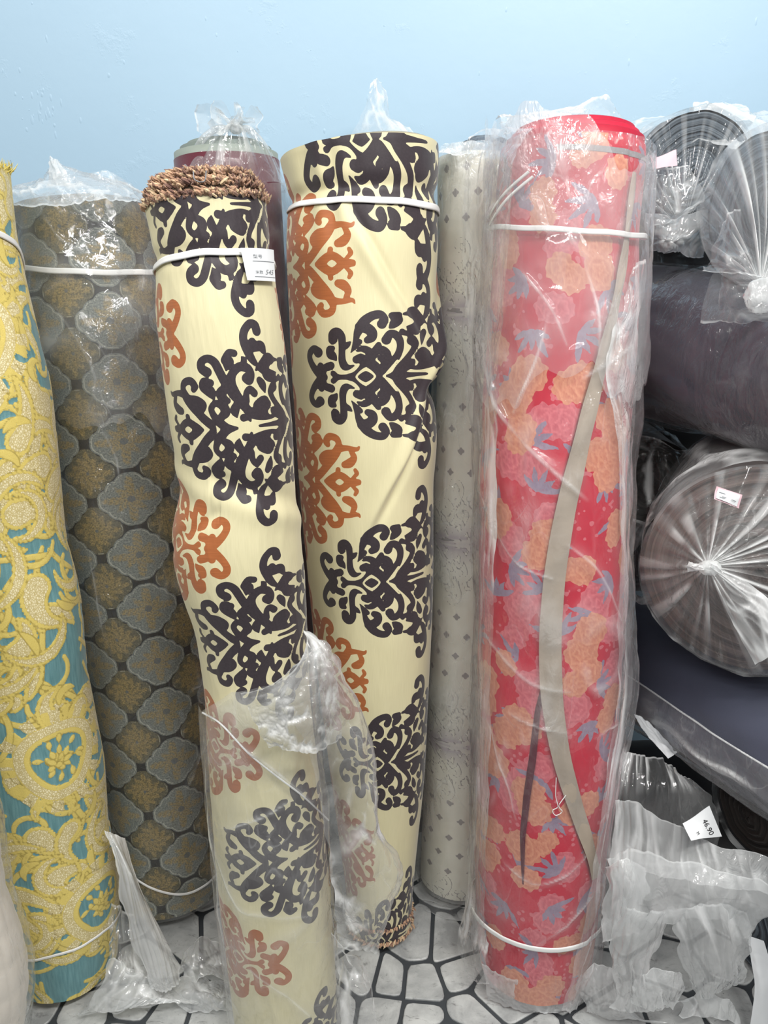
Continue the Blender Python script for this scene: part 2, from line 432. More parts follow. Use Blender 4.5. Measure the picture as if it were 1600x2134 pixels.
def wall_mat():
    m = N('blue_wall_paint'); o = m.obj()
    col = m.mix(m.noise(o, 2.2, 3), rgba((162, 191, 212)), rgba((170, 197, 216)))
    h = m.math('ADD', m.noise(o, 26, 4, .6), m.math('MULTIPLY', m.ramp(m.noise(o, 9, 6, .7), .62, .7), 1.2))
    return m.surface(m.bsdf(col, .42, m.bump(h, .10, .004), .4))
M['wall'] = wall_mat()
def stone_mat():
    m = N('grey_white_stone'); o = m.obj()
    w = m.n('VectorMath', {0: o, 1: m.stretch(m.noise(o, 7, 2, out='Color'), .12, .12, .12)}, operation='ADD').outputs[0]
    a = m.mix(m.ramp(m.noise(w, 14, 5, .65), .35, .65), rgba((158, 160, 160)), rgba((202, 204, 202)))
    a = m.mix(m.ramp(m.noise(m.stretch(w, 30, 90), 1, 6, .75), .57, .7, 0, .85), a, rgba((112, 112, 112)))
    a = m.mix(m.ramp(m.noise(o, 120, 4, .8), .64, .7, 0, .8), a, rgba((84, 84, 86)))
    return m.surface(m.bsdf(a, .4, m.bump(m.noise(o, 60, 4), .15, .002), .4))
M['stone'] = stone_mat()
M['grout'] = plain('dark_grout', (66, 70, 74), .6, .2, 50)

def rolled_mat(name, c, c2, freq=260, rough=.7):
    """cloth seen on the end of a roll: thin layers by radius"""
    m = N(name); r = m.attr('ring'); o = m.obj()
    lay = m.noise(m.n('CombineXYZ', {'X': m.math('MULTIPLY', r, freq), 'Y': m.math('MULTIPLY', m.noise(o, 3), .8)}).outputs[0], 1, 3, .7)
    return m.surface(m.bsdf(m.mix(m.ramp(lay, .35, .65), rgba(c), rgba(c2)), rough, m.bump(lay, .5, .003), .3, .1))
def cloth(name, c, rough=.75, var=.18):
    m = N(name); o = m.obj(); f = m.noise(o, 9, 3); w = m.noise(o, 500, 2)
    c2 = tuple(x * (1 - var) for x in lin(c)) + (1,)
    return m.surface(m.bsdf(m.mix(f, c2, rgba(c)), rough, m.bump(w, .3, .0008), .3, .35))
# ---------------------------------------------------------------- geometry of a standing roll
def smooth1(a, k):
    if k < 2: return a
    p = np.pad(a, k, mode='edge'); w = np.ones(2 * k + 1); w /= w.sum()
    return np.convolve(p, w, 'valid')

class Roll:
    """a roll that leans on the wall: its outline (left and right edge at image heights) gives centre line and radius"""
    def __init__(s, left, right, Yb, Yt, zt=1.5, soft=9, top=None):
        y = np.linspace(min(left[0][0], right[0][0]) - (0 if top is None else 120), 2700, 760)
        def ext(pts):
            p = sorted(pts); (y0, x0), (y1, x1) = p[0], p[-1]; ya, xa = p[max(0, len(p) - 3)]
            sl = (x1 - xa) / (y1 - ya)
            return np.array([q[0] for q in p] + [2700]), np.array([q[1] for q in p] + [x1 + sl * (2700 - y1)])
        L = smooth1(np.interp(y, *ext(left)), soft); R = smooth1(np.interp(y, *ext(right)), soft)
        k = (Yt - Yb) / zt; C = []; rr = []
        for yy, l, r in zip(y, L, R):
            d = ray((l + r) / 2, yy); t = (Yb + k * EYE) / (d[1] - k * d[2]); P = np.array([0, 0, EYE]) + t * d
            C.append(P); rr.append((r - l) / 2 / F * t)
        C = np.array(C); rr = np.array(rr)
        lean = math.atan(k); ok = C[:, 2] - rr * math.sin(abs(lean)) > .006
        if top is not None:      # image height at which the near rim of the top end is seen
            f_ = nrm(np.concatenate([-C[:, :2], np.zeros((len(C), 1))], 1)) * math.cos(lean) + np.array([0, 0, math.sin(lean)])
            ok &= project(C + rr[:, None] * f_)[1] >= top
        C = C[ok]; rr = rr[ok]; s.yy = y[ok]; s.C0 = C[0]
        s.vv = np.concatenate([[0], np.cumsum(np.linalg.norm(np.diff(C, axis=0), axis=1))]); s.len = s.vv[-1]
        s.v = np.linspace(0, s.len, 500)
        s.C = np.stack([smooth1(np.interp(s.v, s.vv, C[:, i]), 6) for i in range(3)], -1)
        s.C[0] = C[0]; s.C[-1] = C[-1]
        s.r = np.interp(s.v, s.vv, rr); s.rref = float(np.median(s.r))
        a = nrm(np.array([smooth1(np.gradient(s.C[:, i]), 40) for i in range(3)]).T)
        tc = np.array([0, 0, 0.]) - s.C; tc[:, 2] = 0; tc = nrm(tc)
        e2 = nrm(tc - a * (tc * a).sum(1, keepdims=True)); s.e2 = e2; s.e1 = np.cross(e2, a); s.a = a
        s.disp = lambda th, v: 0 * th
    def _i(s, A, v): return np.stack([np.interp(v, s.v, A[:, i]) for i in range(3)], -1)
    def rad(s, v): return np.interp(v, s.v, s.r)
    def at(s, th, v, off=0., cloth=True):
        th, v = np.broadcast_arrays(np.asarray(th, float), np.asarray(v, float)); vc = np.clip(v, 0, s.len)
        R = s.rad(vc) + off + (s.disp(th, vc) if cloth else 0)
        P = s._i(s.C, vc) + s._i(s.a, vc) * (v - vc)[..., None]
        return P + R[..., None] * (np.sin(th)[..., None] * s._i(s.e1, vc) + np.cos(th)[..., None] * s._i(s.e2, vc))
    def v_of(s, y): return float(np.interp(y, s.yy, s.vv))
    def inv(s, x, y, off=.0):
        """surface coordinates of an image point"""
        th, v = 0., s.v_of(y)
        for _ in range(25):
            q = np.array(project(s.at(th, v, off, False))); e = np.array([x, y]) - q
            J = np.array([(np.array(project(s.at(th + 1e-3, v, off, False))) - q) / 1e-3, (np.array(project(s.at(th, v + 1e-3, off, False))) - q) / 1e-3]).T
            d = np.linalg.solve(J + 1e-6 * np.eye(2), e); th += float(np.clip(d[0], -.25, .25)); v += float(np.clip(d[1], -.1, .1))
            th = max(-1.5, min(1.5, th))
        return th, v
    def grid(s, na, nv, v0=0., v1=None, tmin=-np.pi, tmax=np.pi):
        q = np.linspace(-1, 1, na); th = .38 * q + .62 * q ** 3
        th = np.where(th < 0, -th * tmin, th * tmax); v = np.linspace(v0, s.len if v1 is None else v1, nv)
        return np.meshgrid(th, v)
    def base(s):
        p = s.C[-1].copy(); p[2] = 0; return p
    def cap(s, name, mat, parent, top=True, rings=14, rise=0., seed=1, inset=.002):
        """the rolled layers seen on an end, as stepped rings that wind down to the core"""
        v = 0. if top else s.len; i = 0 if top else -1; sg = -1 if top else 1
        th = np.linspace(0, 2 * np.pi, 72, endpoint=False); rows = []; ring = []
        fr = np.linspace(1, .16, rings)
        for k, f in enumerate(fr):
            z = rise * (1 - f) ** .7 + .0025 * math.sin(k * 2.4 + seed)
            for g, dz in ((f, z - .004), (f - .6 * (fr[0] - fr[1]), z)):
                rr = (s.r[i] - inset) * g
                P = s.C[i] + sg * s.a[i] * (dz + .002 * np.sin(2 * th + k))[:, None] + rr * (np.sin(th)[:, None] * s.e1[i] + np.cos(th)[:, None] * s.e2[i])
                rows.append(P); ring.append(np.full(72, g * s.r[i]))
        rows.append(np.tile(s.C[i] - sg * s.a[i] * .02, (72, 1))); ring.append(np.zeros(72))
        return grid(name, np.array(rows), mat, parent, {'ring': np.array(ring).ravel()}, wrap=True)
    def strap(s, pts, parent, w=.008, off=.0022, name='strap', full=True, label=None, thick=.0015):
        A = np.array([s.inv(x, y) for x, y in pts]); B = np.stack([np.ones(len(A)), np.sin(A[:, 0]), np.cos(A[:, 0])], -1) if len(A) > 2 else np.stack([np.ones(len(A)), np.sin(A[:, 0])], -1)
        c = np.linalg.lstsq(B, A[:, 1], rcond=None)[0]; th = np.linspace(-np.pi, np.pi, 140) if full else np.linspace(A[:, 0].min(), A[:, 0].max(), 60)
        v = c[0] + c[1] * np.sin(th) + (c[2] * np.cos(th) if len(c) > 2 else 0)
        rows = []
        for dv, o in ((-w / 2, 0), (-w / 2, thick), (-w / 4, thick * 1.5), (0, thick * 1.2), (w / 4, thick * 1.5), (w / 2, thick), (w / 2, 0)):
            rows.append(s.at(th, v + dv + .0006 * np.sin(th * 9), off + o))
        return grid(name, np.array(rows), M['strap'], parent, label=label)
    def wrap(s, name, mat, parent, v0, v1, t0, t1, nt=150, nv=300, off=.004, amp=.006, fu=16, fv=5, seed=0, edge=.0, extra=None, label=None, dv0=None, folds=()):
        """film round the roll: vertical creases, ragged ends"""
        q = np.linspace(0, 1, nt); th = t0 + (t1 - t0) * q; w = np.linspace(0, 1, nv)[:, None]
        top = v0 + (edge * fbm(q * 7, q * 0, seed + 5, 3) if edge else 0) + (dv0(th) if dv0 else 0); bot = v1 + (edge * fbm(q * 7, q * 0 + 4, seed + 6, 3) if edge else 0)
        V = (top + 0 * th) + (bot - top + 0 * th) * w; T = np.broadcast_to(th, V.shape)
        u = T * s.rref
        rg = ridge(u * fu + .6 * fbm(u * 9, V * 5, seed + 2, 2), V * fv, seed, 4)
        rg = .6 * rg + .4 * ridge(u * fu * .5 + V * fv * 1.3, V * fv * .8 - u * 8, seed + 20, 3)
        o = off + amp * np.clip(rg + .35, 0, 1.4)
        cre = .35 * np.clip((rg - .36) / .3, 0, 1) * np.clip(2.2 * vnoise(u * 9, V * 4, seed + 60) - .6, 0, 1)
        for k, (pts, fw) in enumerate(folds):        # long doubled folds in the film, along image paths
            q_ = catmull([(*s.inv(x, y), 0) for x, y in pts], 6); q_[:, 0] *= s.rref; d_ = np.full(T.shape, 9.); f_ = np.zeros(T.shape)
            for i_ in range(len(q_) - 1):
                a_, b_ = q_[i_, :2], q_[i_ + 1, :2]; e_ = b_ - a_; t_ = np.clip(((u - a_[0]) * e_[0] + (V - a_[1]) * e_[1]) / (e_ @ e_ + 1e-12), 0, 1)
                n_ = np.hypot(u - a_[0] - t_ * e_[0], V - a_[1] - t_ * e_[1]); f_ = np.where(n_ < d_, (i_ + t_) / len(q_), f_); d_ = np.minimum(d_, n_)
            env = np.sin(np.pi * np.clip(f_, .02, .98)) ** .5 * (.45 + .75 * vnoise(f_ * 9, f_ * 0 + k, seed + 90))
            o = o + .9 * fw * env * np.exp(-(d_ / fw) ** 2); cre = np.maximum(cre, .8 * env * np.exp(-(d_ / (.5 * fw)) ** 2))
            cre = np.maximum(cre, .16 * env * np.exp(-(d_ / (2.6 * fw)) ** 2))
        if extra is not None: o = o + extra(T, V)
        P = s.at(T, V, o)
        P[..., 2] = np.maximum(P[..., 2], .003)
        return grid(name, P, mat, parent, {'crease': cre.ravel()}, label=label)

def patch(name, ctrl, nu, nv, mat, parent=None, amp=.006, fu=9., fv=9., seed=0, raw=False, label=None, ctrl_world=False, kind=None, floor=True, rag=.0):
    """a free sheet through a net of control points (image x, y, distance from the viewer along the floor)"""
    K = np.array([[(p if ctrl_world else at(*p)) for p in row] for row in ctrl], float)
    def along(A, n):
        m = len(A); t = np.linspace(0, m - 1, n); i = np.minimum(t.astype(int), m - 2); f = (t - i).reshape((-1,) + (1,) * (A.ndim - 1))
        Q = np.concatenate([2 * A[:1] - A[1:2], A, 2 * A[-1:] - A[-2:-1]]); p0, p1, p2, p3 = Q[i], Q[i + 1], Q[i + 2], Q[i + 3]
        return .5 * (2 * p1 + (p2 - p0) * f + (2 * p0 - 5 * p1 + 4 * p2 - p3) * f * f + (3 * p1 - p0 - 3 * p2 + p3) * f ** 3)
    P = along(K, nv); P = np.swapaxes(along(np.swapaxes(P, 0, 1), nu), 0, 1)
    gu = np.gradient(P, axis=1); gv = np.gradient(P, axis=0); n = nrm(np.cross(gu, gv))
    su = np.linalg.norm(gu, axis=-1).mean() * nu; sv = np.linalg.norm(gv, axis=-1).mean() * nv
    X, Y = np.meshgrid(np.linspace(0, su, nu), np.linspace(0, sv, nv))
    d = .65 * ridge(X * fu + .5 * fbm(X * 6, Y * 6, seed + 3, 2), Y * fv, seed, 3, .42) + .35 * ridge(X * fu * 2.7 + Y * fv, Y * fv * 2.3 - X * 3, seed + 40, 2)
    d = d + .08 * ridge(X * fu * 5 - Y * fv * 2, Y * fv * 5 + X * 9, seed + 80, 2) * (vnoise(X * 7, Y * 7, seed + 81) > .45)
    P = P + n * (1.25 * amp * d)[..., None]
    if rag:                  # torn, uneven edges
        a_ = np.clip(1 - np.linspace(0, 1, nv)[:, None] * 7, 0, 1); b_ = a_[::-1]; c_ = np.clip(1 - np.linspace(0, 1, nu)[None] * 7, 0, 1); d_ = c_[:, ::-1]
        P = P + rag * (fbm(X * 22, Y * 0 + 1, seed + 31, 3) * (a_ + b_))[..., None] * nrm(gv) + rag * (fbm(X * 0 + 3, Y * 22, seed + 32, 3) * (c_ + d_))[..., None] * nrm(gu)
    e = .4 * amp * (vnoise(X * 30, Y * 30, seed + 8) - .5)
    P = P + e[..., None] * nrm(gu)
    if floor: P[..., 2] = np.maximum(P[..., 2], .0035 + .002 * (d + 1))
    if raw: return P
    cre = np.clip((d - .28) / .32, 0, 1) * np.clip(2.2 * vnoise(X * 8, Y * 8, seed + 60) - .4, 0, 1)
    cre[:2] = np.maximum(cre[:2], .5); cre[-2:] = np.maximum(cre[-2:], .5)
    return grid(name, P, mat, parent, {'crease': cre.ravel()}, label=label, kind=kind)

def gather(name, rim, knot, mat, parent, n=26, rows=46, amp=.012, seed=0, bulge=.02, out=None, per=300):
    """film drawn together from a rim of points to a knot, in sharp pleats"""
    rim = np.array(rim, float); m = len(rim); t = np.linspace(0, m, per, endpoint=False)
    Q = np.concatenate([rim[-1:], rim, rim[:2]]); i = t.astype(int); f = (t - i)[:, None]
    p0, p1, p2, p3 = Q[i], Q[i + 1], Q[i + 2], Q[i + 3]
    ring = .5 * (2 * p1 + (p2 - p0) * f + (2 * p0 - 5 * p1 + 4 * p2 - p3) * f * f + (3 * p1 - p0 - 3 * p2 + p3) * f ** 3)
    knot = np.array(knot, float); c = ring.mean(0); axis = nrm(knot - c) if out is None else nrm(np.array(out, float))
    w = np.linspace(0, 1, rows)[:, None]; ph = np.linspace(0, 2 * np.pi, per, endpoint=False)[None]
    wob = 3. * vnoise(ph * 2.2, w * 0 + 3, seed) + .5 * w * vnoise(ph * 5, w * 3, seed + 2)
    pl = np.abs(np.sin(n / 2 * ph + wob)) * 1.4 - .7 + .5 * np.sin(n * .37 * ph + 2 + wob)
    A = amp * pl * np.sin(np.pi * np.clip(w, 0, 1) ** .75) ** .7 * (.6 + .6 * vnoise(ph * 3, w * 4, seed + 9))
    P = ring[None] * (1 - w[..., None]) + (knot + .006 * nrm(ring - c)[None]) * w[..., None]
    P = P + axis * (bulge * np.sin(np.pi * w) + A)[..., None]
    cre = np.clip((pl - .35) / .5, 0, 1) * (.25 + .75 * w ** .8) * np.clip(1.8 * vnoise(ph * 4, w * 5, seed + 70) - .2, 0, 1) + .8 * np.clip((w - .82) / .18, 0, 1)
    return grid(name, P, mat, parent, {'crease': cre.ravel()}, wrap=True)

def blob(name, c, r, mat, parent, seed=0, squash=(1, 1, 1), amp=.25):
    t = np.linspace(.02, np.pi - .02, 18)[:, None]; p = np.linspace(0, 2 * np.pi, 30, endpoint=False)[None]
    R = r * (1 + amp * ridge(p * 1.6, t * 2.2, seed, 3) * np.sin(t))
    V = np.stack([R * np.sin(t) * np.cos(p) * squash[0], R * np.sin(t) * np.sin(p) * squash[1], R * np.cos(t) * squash[2] + 0 * p], -1) + np.array(c)
    return grid(name, V, mat, parent, wrap=True)

class Lying:
    """a roll that lies on its side: near end centre E, axis direction d (away from the near end)"""
    def __init__(s, E, d, length, r, squash=1., sag=.0, wob=.004, seed=0):
        s.E = np.array(E, float); s.d = nrm(np.array(d, float)); s.L = length; s.r = r; s.sq = squash; s.seed = seed; s.wob = wob
        up = np.array([0, 0, 1.]); s.x = nrm(np.cross(s.d, up)); s.u = np.cross(s.x, s.d)
    def at(s, ph, t, off=0., k=1.):
        ph, t = np.broadcast_arrays(np.asarray(ph, float), np.asarray(t, float))
        r = (s.r + off) * k + s.wob * fbm(np.cos(ph) * 1.4 + t * 4, np.sin(ph) * 1.4 + 2 + t * 3, s.seed, 3) * 2
        return s.E + s.d * t[..., None] + (r * np.cos(ph))[..., None] * s.x + (r * s.sq * np.sin(ph))[..., None] * s.u
    def build(s, label, cat='fabric roll', body=None, end=None, nb=(60, 90), rings=18, name='lying_fabric_roll', group=None, round_=.012):
        c = s.at(0, .0) * 0 + s.E; root = thing(name, (c[0], c[1], c[2] - s.r * s.sq), label, cat, group)
        t = np.linspace(0, s.L, nb[0])[:, None]; ph = np.linspace(0, 2 * np.pi, nb[1], endpoint=False)[None]
        grid('cloth', s.at(ph, t), body, root, wrap=True)
        for nm, t0, sg in (('rolled_end', 0., -1), ('rolled_end', s.L, 1)):
            rows = []; ring = []; ph1 = np.linspace(0, 2 * np.pi, nb[1], endpoint=False)
            fr = np.linspace(1, .1, rings)
            for k, f in enumerate(fr):
                z = .003 * math.sin(k * 2.1 + s.seed) + .012 * (1 - f)
                for g, dz in ((f, z - .003), (f - .65 * (fr[0] - fr[1]), z)):
                    rows.append(s.at(ph1, t0 + sg * (dz - .0005), 0, g)); ring.append(np.full(nb[1], g * s.r))
            rows.append(s.at(ph1, t0 - sg * .01, 0, .02)); ring.append(np.zeros(nb[1]))
            grid(nm, np.array(rows), end or body, root, {'ring': np.array(ring).ravel()}, wrap=True)
        return root
    def rim(s, t, off=.006, n=24):
        return [s.at(p, t, off) for p in np.linspace(0, 2 * np.pi, n, endpoint=False)]
    def wrap(s, root, mat, t0=-.004, t1=None, off=.005, amp=.006, fu=9, fv=7, seed=0, p0=0., p1=2 * np.pi, name='film_wrap', n=(80, 130)):
        t = np.linspace(t0, s.L if t1 is None else t1, n[0])[:, None]; ph = np.linspace(p0, p1, n[1])[None]
        u = ph * s.r + 0 * t; d = ridge(u * fu + .4 * fbm(u * 8, t * 6 + 0 * u, seed + 4, 2), t * fv + 0 * u, seed, 4)
        cre = np.clip((d - .28) / .32, 0, 1) * np.clip(2.2 * vnoise(u * 8, t * 8 + 0 * u, seed + 60) - .5, 0, 1)
        return grid(name, s.at(ph, t, off + amp * np.clip(d + .4, 0, 1.4)), mat, root, {'crease': cre.ravel()})
# ---------------------------------------------------------------- what is printed or woven on each cloth (fields over u across, v along, metres)
class Raster:
    def __init__(s, u0, u1, v0, v1, st=.001, fill=.02):
        s.u0, s.v0, s.st = u0, v0, st; s.g = np.full((int((v1 - v0) / st) + 2, int((u1 - u0) / st) + 2), fill)
    def stroke(s, pts, pad=.01): paint(s.g, s.u0, s.v0, s.st, pts, pad)
    def window(s, cu, cv, r):
        i0 = max(0, int((cu - r - s.u0) / s.st)); i1 = min(s.g.shape[1], int((cu + r - s.u0) / s.st) + 2)
        j0 = max(0, int((cv - r - s.v0) / s.st)); j1 = min(s.g.shape[0], int((cv + r - s.v0) / s.st) + 2)
        if i0 >= i1 or j0 >= j1: return None
        X, Y = np.meshgrid(s.u0 + np.arange(i0, i1) * s.st - cu, s.v0 + np.arange(j0, j1) * s.st - cv)
        return (slice(j0, j1), slice(i0, i1)), X, Y
    def sample(s, u, v):
        H, W = s.g.shape; fx = np.clip((u - s.u0) / s.st, 0, W - 2.001); fy = np.clip((v - s.v0) / s.st, 0, H - 2.001)
        i = fx.astype(int); j = fy.astype(int); a = fx - i; b = fy - j; g = s.g
        return (g[j, i] * (1 - a) + g[j, i + 1] * a) * (1 - b) + (g[j + 1, i] * (1 - a) + g[j + 1, i + 1] * a) * b

def damask_fields(u, v, unit, sign, darks, browns):
    out = []
    for places in (darks, browns):
        d = np.full(u.shape, 12.)
        for cu, cv, k in places:
            d = np.minimum(d, sample_motif(sign * (u - cu) / unit, (v - cv) / (unit * k)))
        out.append(d)
    return out

def lace_fields(u, v, rings, seed=5):
    """guipure: bands, paisleys, petals and tendrils overlap; what they leave uncovered is a hole over the teal ground"""
    r = np.random.default_rng(seed); g = (-.37, .37, -.05, 1.66)
    hole, net, seam = Raster(*g, fill=.02), Raster(*g, fill=-.01), Raster(*g, fill=.02)
    def lay(pts, core, border):
        A = np.array(pts); c = A[:, :2].mean(0); rr = np.abs(A[:, :2] - c).max() + A[:, 2].max() + .012
        w = hole.window(c[0], c[1], rr)
        if w is None: return
        sl, X, Y = w; t = np.full(X.shape, .02); paint(t, X[0, 0], Y[0, 0], hole.st, [(x - c[0], y - c[1], q) for x, y, q in pts], .011)
        t = t + .0012 * np.sin((X + Y) * 700) * (core > 0)
        hole.g[sl] = np.minimum(hole.g[sl], t); ins = t < 0
        net.g[sl] = np.where(ins, (-t - border) if core > 0 else -.01, net.g[sl])
        seam.g[sl] = np.where(ins, np.minimum(-t, np.abs(t + border) + .0006 if core > 0 else 1), np.minimum(seam.g[sl], t))
    def walk(x, y, a, tw, L, n, wf):
        pts = []
        for j in range(n):
            f = j / (n - 1); pts.append((x, y, wf(f))); x += L / n * math.cos(a + tw * f); y += L / n * math.sin(a + tw * f)
        return pts
    rnd = lambda: (r.uniform(-.35, .35), r.uniform(-.03, 1.64), r.uniform(0, 6.28))
    for k in range(430):
        x, y, a = rnd(); lay(walk(x, y, a, r.uniform(-4, 4), r.uniform(.07, .15), 9, lambda f: .0042 + .0014 * math.sin(3 * f)), 0, 0)
    for k in range(240):
        x, y, a = rnd(); q = r.uniform(.012, .020)
        for p in range(3): lay([(x + q * math.cos(a + 2.1 * p), y + q * math.sin(a + 2.1 * p), q * .8)], 0, 0)
    for k in range(250):
        x, y, a = rnd(); w = r.uniform(.015, .028); lay(walk(x, y, a, r.choice([-1, 1]) * r.uniform(1.2, 3.4), r.uniform(.07, .13), 8, lambda f: w * (1 - f) ** .7 + .003), 1, .0068)
    for k in range(85):
        x, y, a = rnd(); lay(walk(x, y, a, r.choice([-1, 1]) * r.uniform(2, 4.5), r.uniform(.12, .20), 10, lambda f: .0125 * math.sin(math.pi * (.12 + .8 * f))), 1, .0052)
    for k in range(60):
        x, y, a = rnd(); lay(walk(x, y, a, r.uniform(-3, 3), .06, 6, lambda f: .0065 * math.sin(math.pi * (.1 + .85 * f)) + .001), 0, 0)
    for cu, cv, R in rings:
        w = hole.window(cu, cv, R + .05)
        if w is None: continue
        sl, X, Y = w; d = np.hypot(X, Y) + .0035 * np.sin(3 * np.arctan2(Y, X)); ang = np.arctan2(Y, X)
        ins = d < R - .017; band = (d >= R - .017) & (d < R + .012)
        hole.g[sl] = np.where(ins, .01, np.where(band, -.01, hole.g[sl])); net.g[sl] = np.where(ins, -.01, np.where(band, .0085 - np.abs(d - R - .001), net.g[sl]))
        seam.g[sl] = np.where(ins | band, np.minimum(np.abs(d - R + .017), np.abs(d - R - .012)), seam.g[sl])
        tabs = (d >= R + .012) & (d < R + .034); q = ((ang * R / .034) % 1)
        hole.g[sl] = np.where(tabs & (q < .8), np.minimum(hole.g[sl], -.003), hole.g[sl]); net.g[sl] = np.where(tabs, np.where(q < .42, .004, -.01), net.g[sl])
        for k in range(13):
            a = k / 13 * 6.28; b = R - .018
            lay(walk(cu + .25 * b * math.cos(a * 2.3), cv + .25 * b * math.sin(a * 2.3), a, r.uniform(-1.6, 1.6), b * r.uniform(.75, .95), 7, lambda f: .0030 + .0022 * math.sin(9 * f)), 0, 0)
    H, Nn, Sm = hole.sample(u, v), net.sample(u, v), seam.sample(u, v)
    d1, _, dc = worley(u / .012, v / .012, 33, .6); eye = np.where(dc < .3, .0011 - d1 * .012, -.01)
    H = np.where((Nn < -.002) & (H < -.002), np.maximum(H, eye), H)
    return H + .0007 * fbm(u * 300, v * 300, 6, 2), Nn, Sm

def ogee_fields(u, v, pu=.139, pv=.109):
    def lat(ou, ov):
        a = (u - ou) / pu; b = (v - ov) / pv; i = np.floor(a + .5); j = np.floor(b + .5)
        return (a - i) * pu, (b - j) * pv
    x, y = lat(0, 0); th = np.arctan2(y / .056, x / .066)
    R = ((np.abs(np.cos(th)) / 1) ** 1.35 + (np.abs(np.sin(th)) / 1) ** 1.35) ** (-1 / 1.35) * (1 + .075 * np.abs(np.sin(6 * th)))
    d = np.hypot(x / .066, y / .056); big = (d - R * .90) * .055
    rim = np.abs(big + .0032) - .0011
    fl = (.62 + .16 * np.cos(8 * th) + .10 * np.cos(4 * th + .6)) * R; noi = vnoise(u * 900, v * 900, 5) * .5 + fbm(u * 260, v * 260, 4, 2) * .5
    f1 = np.clip((fl - d) * 3.5, 0, .5) * (.55 + .75 * np.abs(np.cos(6 * th + 18 * d))) + .22 * noi
    core = np.clip(1.2 - d / .16, 0, 1) + .0
    x2, y2 = lat(pu / 2, pv / 2); t2 = np.arctan2(y2 / .050, x2 / .052)
    R2 = ((np.abs(np.cos(t2))) ** 1.2 + (np.abs(np.sin(t2))) ** 1.2) ** (-1 / 1.2) * (1 + .09 * np.abs(np.sin(6 * t2)))
    d2 = np.hypot(x2 / .052, y2 / .050); small = (d2 - R2 * .92) * .05
    rim2 = np.abs(small + .002) - .0008
    f2 = np.clip((R2 * (.78 + .14 * np.cos(12 * t2)) - d2) * 3, 0, .5) * (.5 + .9 * np.abs(np.cos(4 * t2 + 9 * d2))) + .25 * noi
    core2 = np.clip(1.15 - d2 / .10, 0, 1)
    flower = np.where(big < 0, f1, np.where(small < 0, f2, 0)); core = np.where(big < 0, core, np.where(small < 0, core2, 0))
    return big, small, np.where(big < .004, rim, np.where(small < .003, rim2, 1)), flower, core

def floral_fields(u, v, seed=3):
    r = np.random.default_rng(seed); g = (-.38, .38, -.03, 1.65)
    pink, peach, leaf = Raster(*g), Raster(*g), Raster(*g); petal = Raster(*g, fill=.5)
    def spots(n, dmin):
        P = []
        while n > 0:
            c = (r.uniform(-.36, .36), r.uniform(0, 1.62)); n -= 1
            if all(math.hypot(c[0] - q[0], c[1] - q[1]) > dmin for q in P): P.append(c)
        return P
    def flower(R_, cu, cv, rr):
        for k in range(r.integers(2, 4)):       # a bloom is two or three ruffled heads
            a = r.uniform(0, 6.28); x = cu + .5 * rr * math.cos(a); y = cv + .7 * rr * math.sin(a); w = R_.window(x, y, rr * 2)
            if w is None: continue
            sl, X, Y = w; t = np.arctan2(Y, X); d = np.hypot(X, Y); ph = r.uniform(0, 6.28)
            out = rr * .78 * (1 + .12 * np.abs(np.sin(3.5 * t + ph)) + .06 * np.sin(11 * t + ph))
            s = d - out; R_.g[sl] = np.minimum(R_.g[sl], s)
            q = d * 105 + .5 * vnoise(X * 90 + 9, Y * 90, int(ph * 100)); q = q + .45 * np.abs(np.sin(2.5 * t + ph + 1.7 * np.floor(q))); pat = (q - np.floor(q)) ** 1.4 * .8 + .25 * vnoise(X * 700, Y * 160, 7)
            petal.g[sl] = np.where(s < 0, .35 * petal.g[sl] + .65 * pat, petal.g[sl])
    for cu, cv in spots(1500, .056): flower(pink if r.random() < .56 else peach, cu, cv, r.uniform(.022, .038))
    for cu, cv in spots(700, .060):
        a0 = r.uniform(0, 6.28)
        for k in range(5):
            a = a0 + (k - 2) * .55; L = r.uniform(.030, .052)
            leaf.stroke([(cu, cv, .001), (cu + .55 * L * math.cos(a), cv + .55 * L * math.sin(a), .0050), (cu + L * math.cos(a), cv + L * math.sin(a), .0004)], .008)
    for k in range(420):
        cu, cv = r.uniform(-.36, .36), r.uniform(0, 1.62)
        for j in range(4):
            w = pink.window(cu + r.normal(0, .010), cv + r.normal(0, .010), .012)
            if w: sl, X, Y = w; pink.g[sl] = np.minimum(pink.g[sl], np.hypot(X, Y) - r.uniform(.0022, .0044))
    P = peach.sample(u, v); K = pink.sample(u, v); L = leaf.sample(u, v)
    jag = .0018 * fbm(u * 160, v * 160, 8, 2)
    return L + jag, K + jag, P + jag, petal.sample(u, v)

def ivory_fields(u, v):
    s1 = sample_motif((u + .02) / .00062, ((v - .30) % .44 - .22) / .00062)
    band = np.abs((v - .30) % .44 - .22)
    line = np.abs(s1) - 1.3
    p = .042; a = (u + 0.0) / p; b = v / p; i = np.floor(a); j = np.floor(b); x = (a - i - .5 + .25 * ((j % 2) - .5) * 2) * p; x = (x + p / 2) % p - p / 2; y = (b - j - .5) * p
    d = np.hypot(x, y); t = np.arctan2(y, x); fleur = d - .0078 * (.5 + .45 * np.abs(np.cos(2 * t)))
    line = np.where(band > .13, np.minimum(np.where(s1 < 8, line, 9), fleur * 900), line)
    lil = np.clip(1 - band / .05, 0, 1) * (s1 < 0) + .6 * np.clip(1 - band / .02, 0, 1) + .5 * (fleur < 0) * (band > .13)
    return line, np.clip(lil, 0, 1)
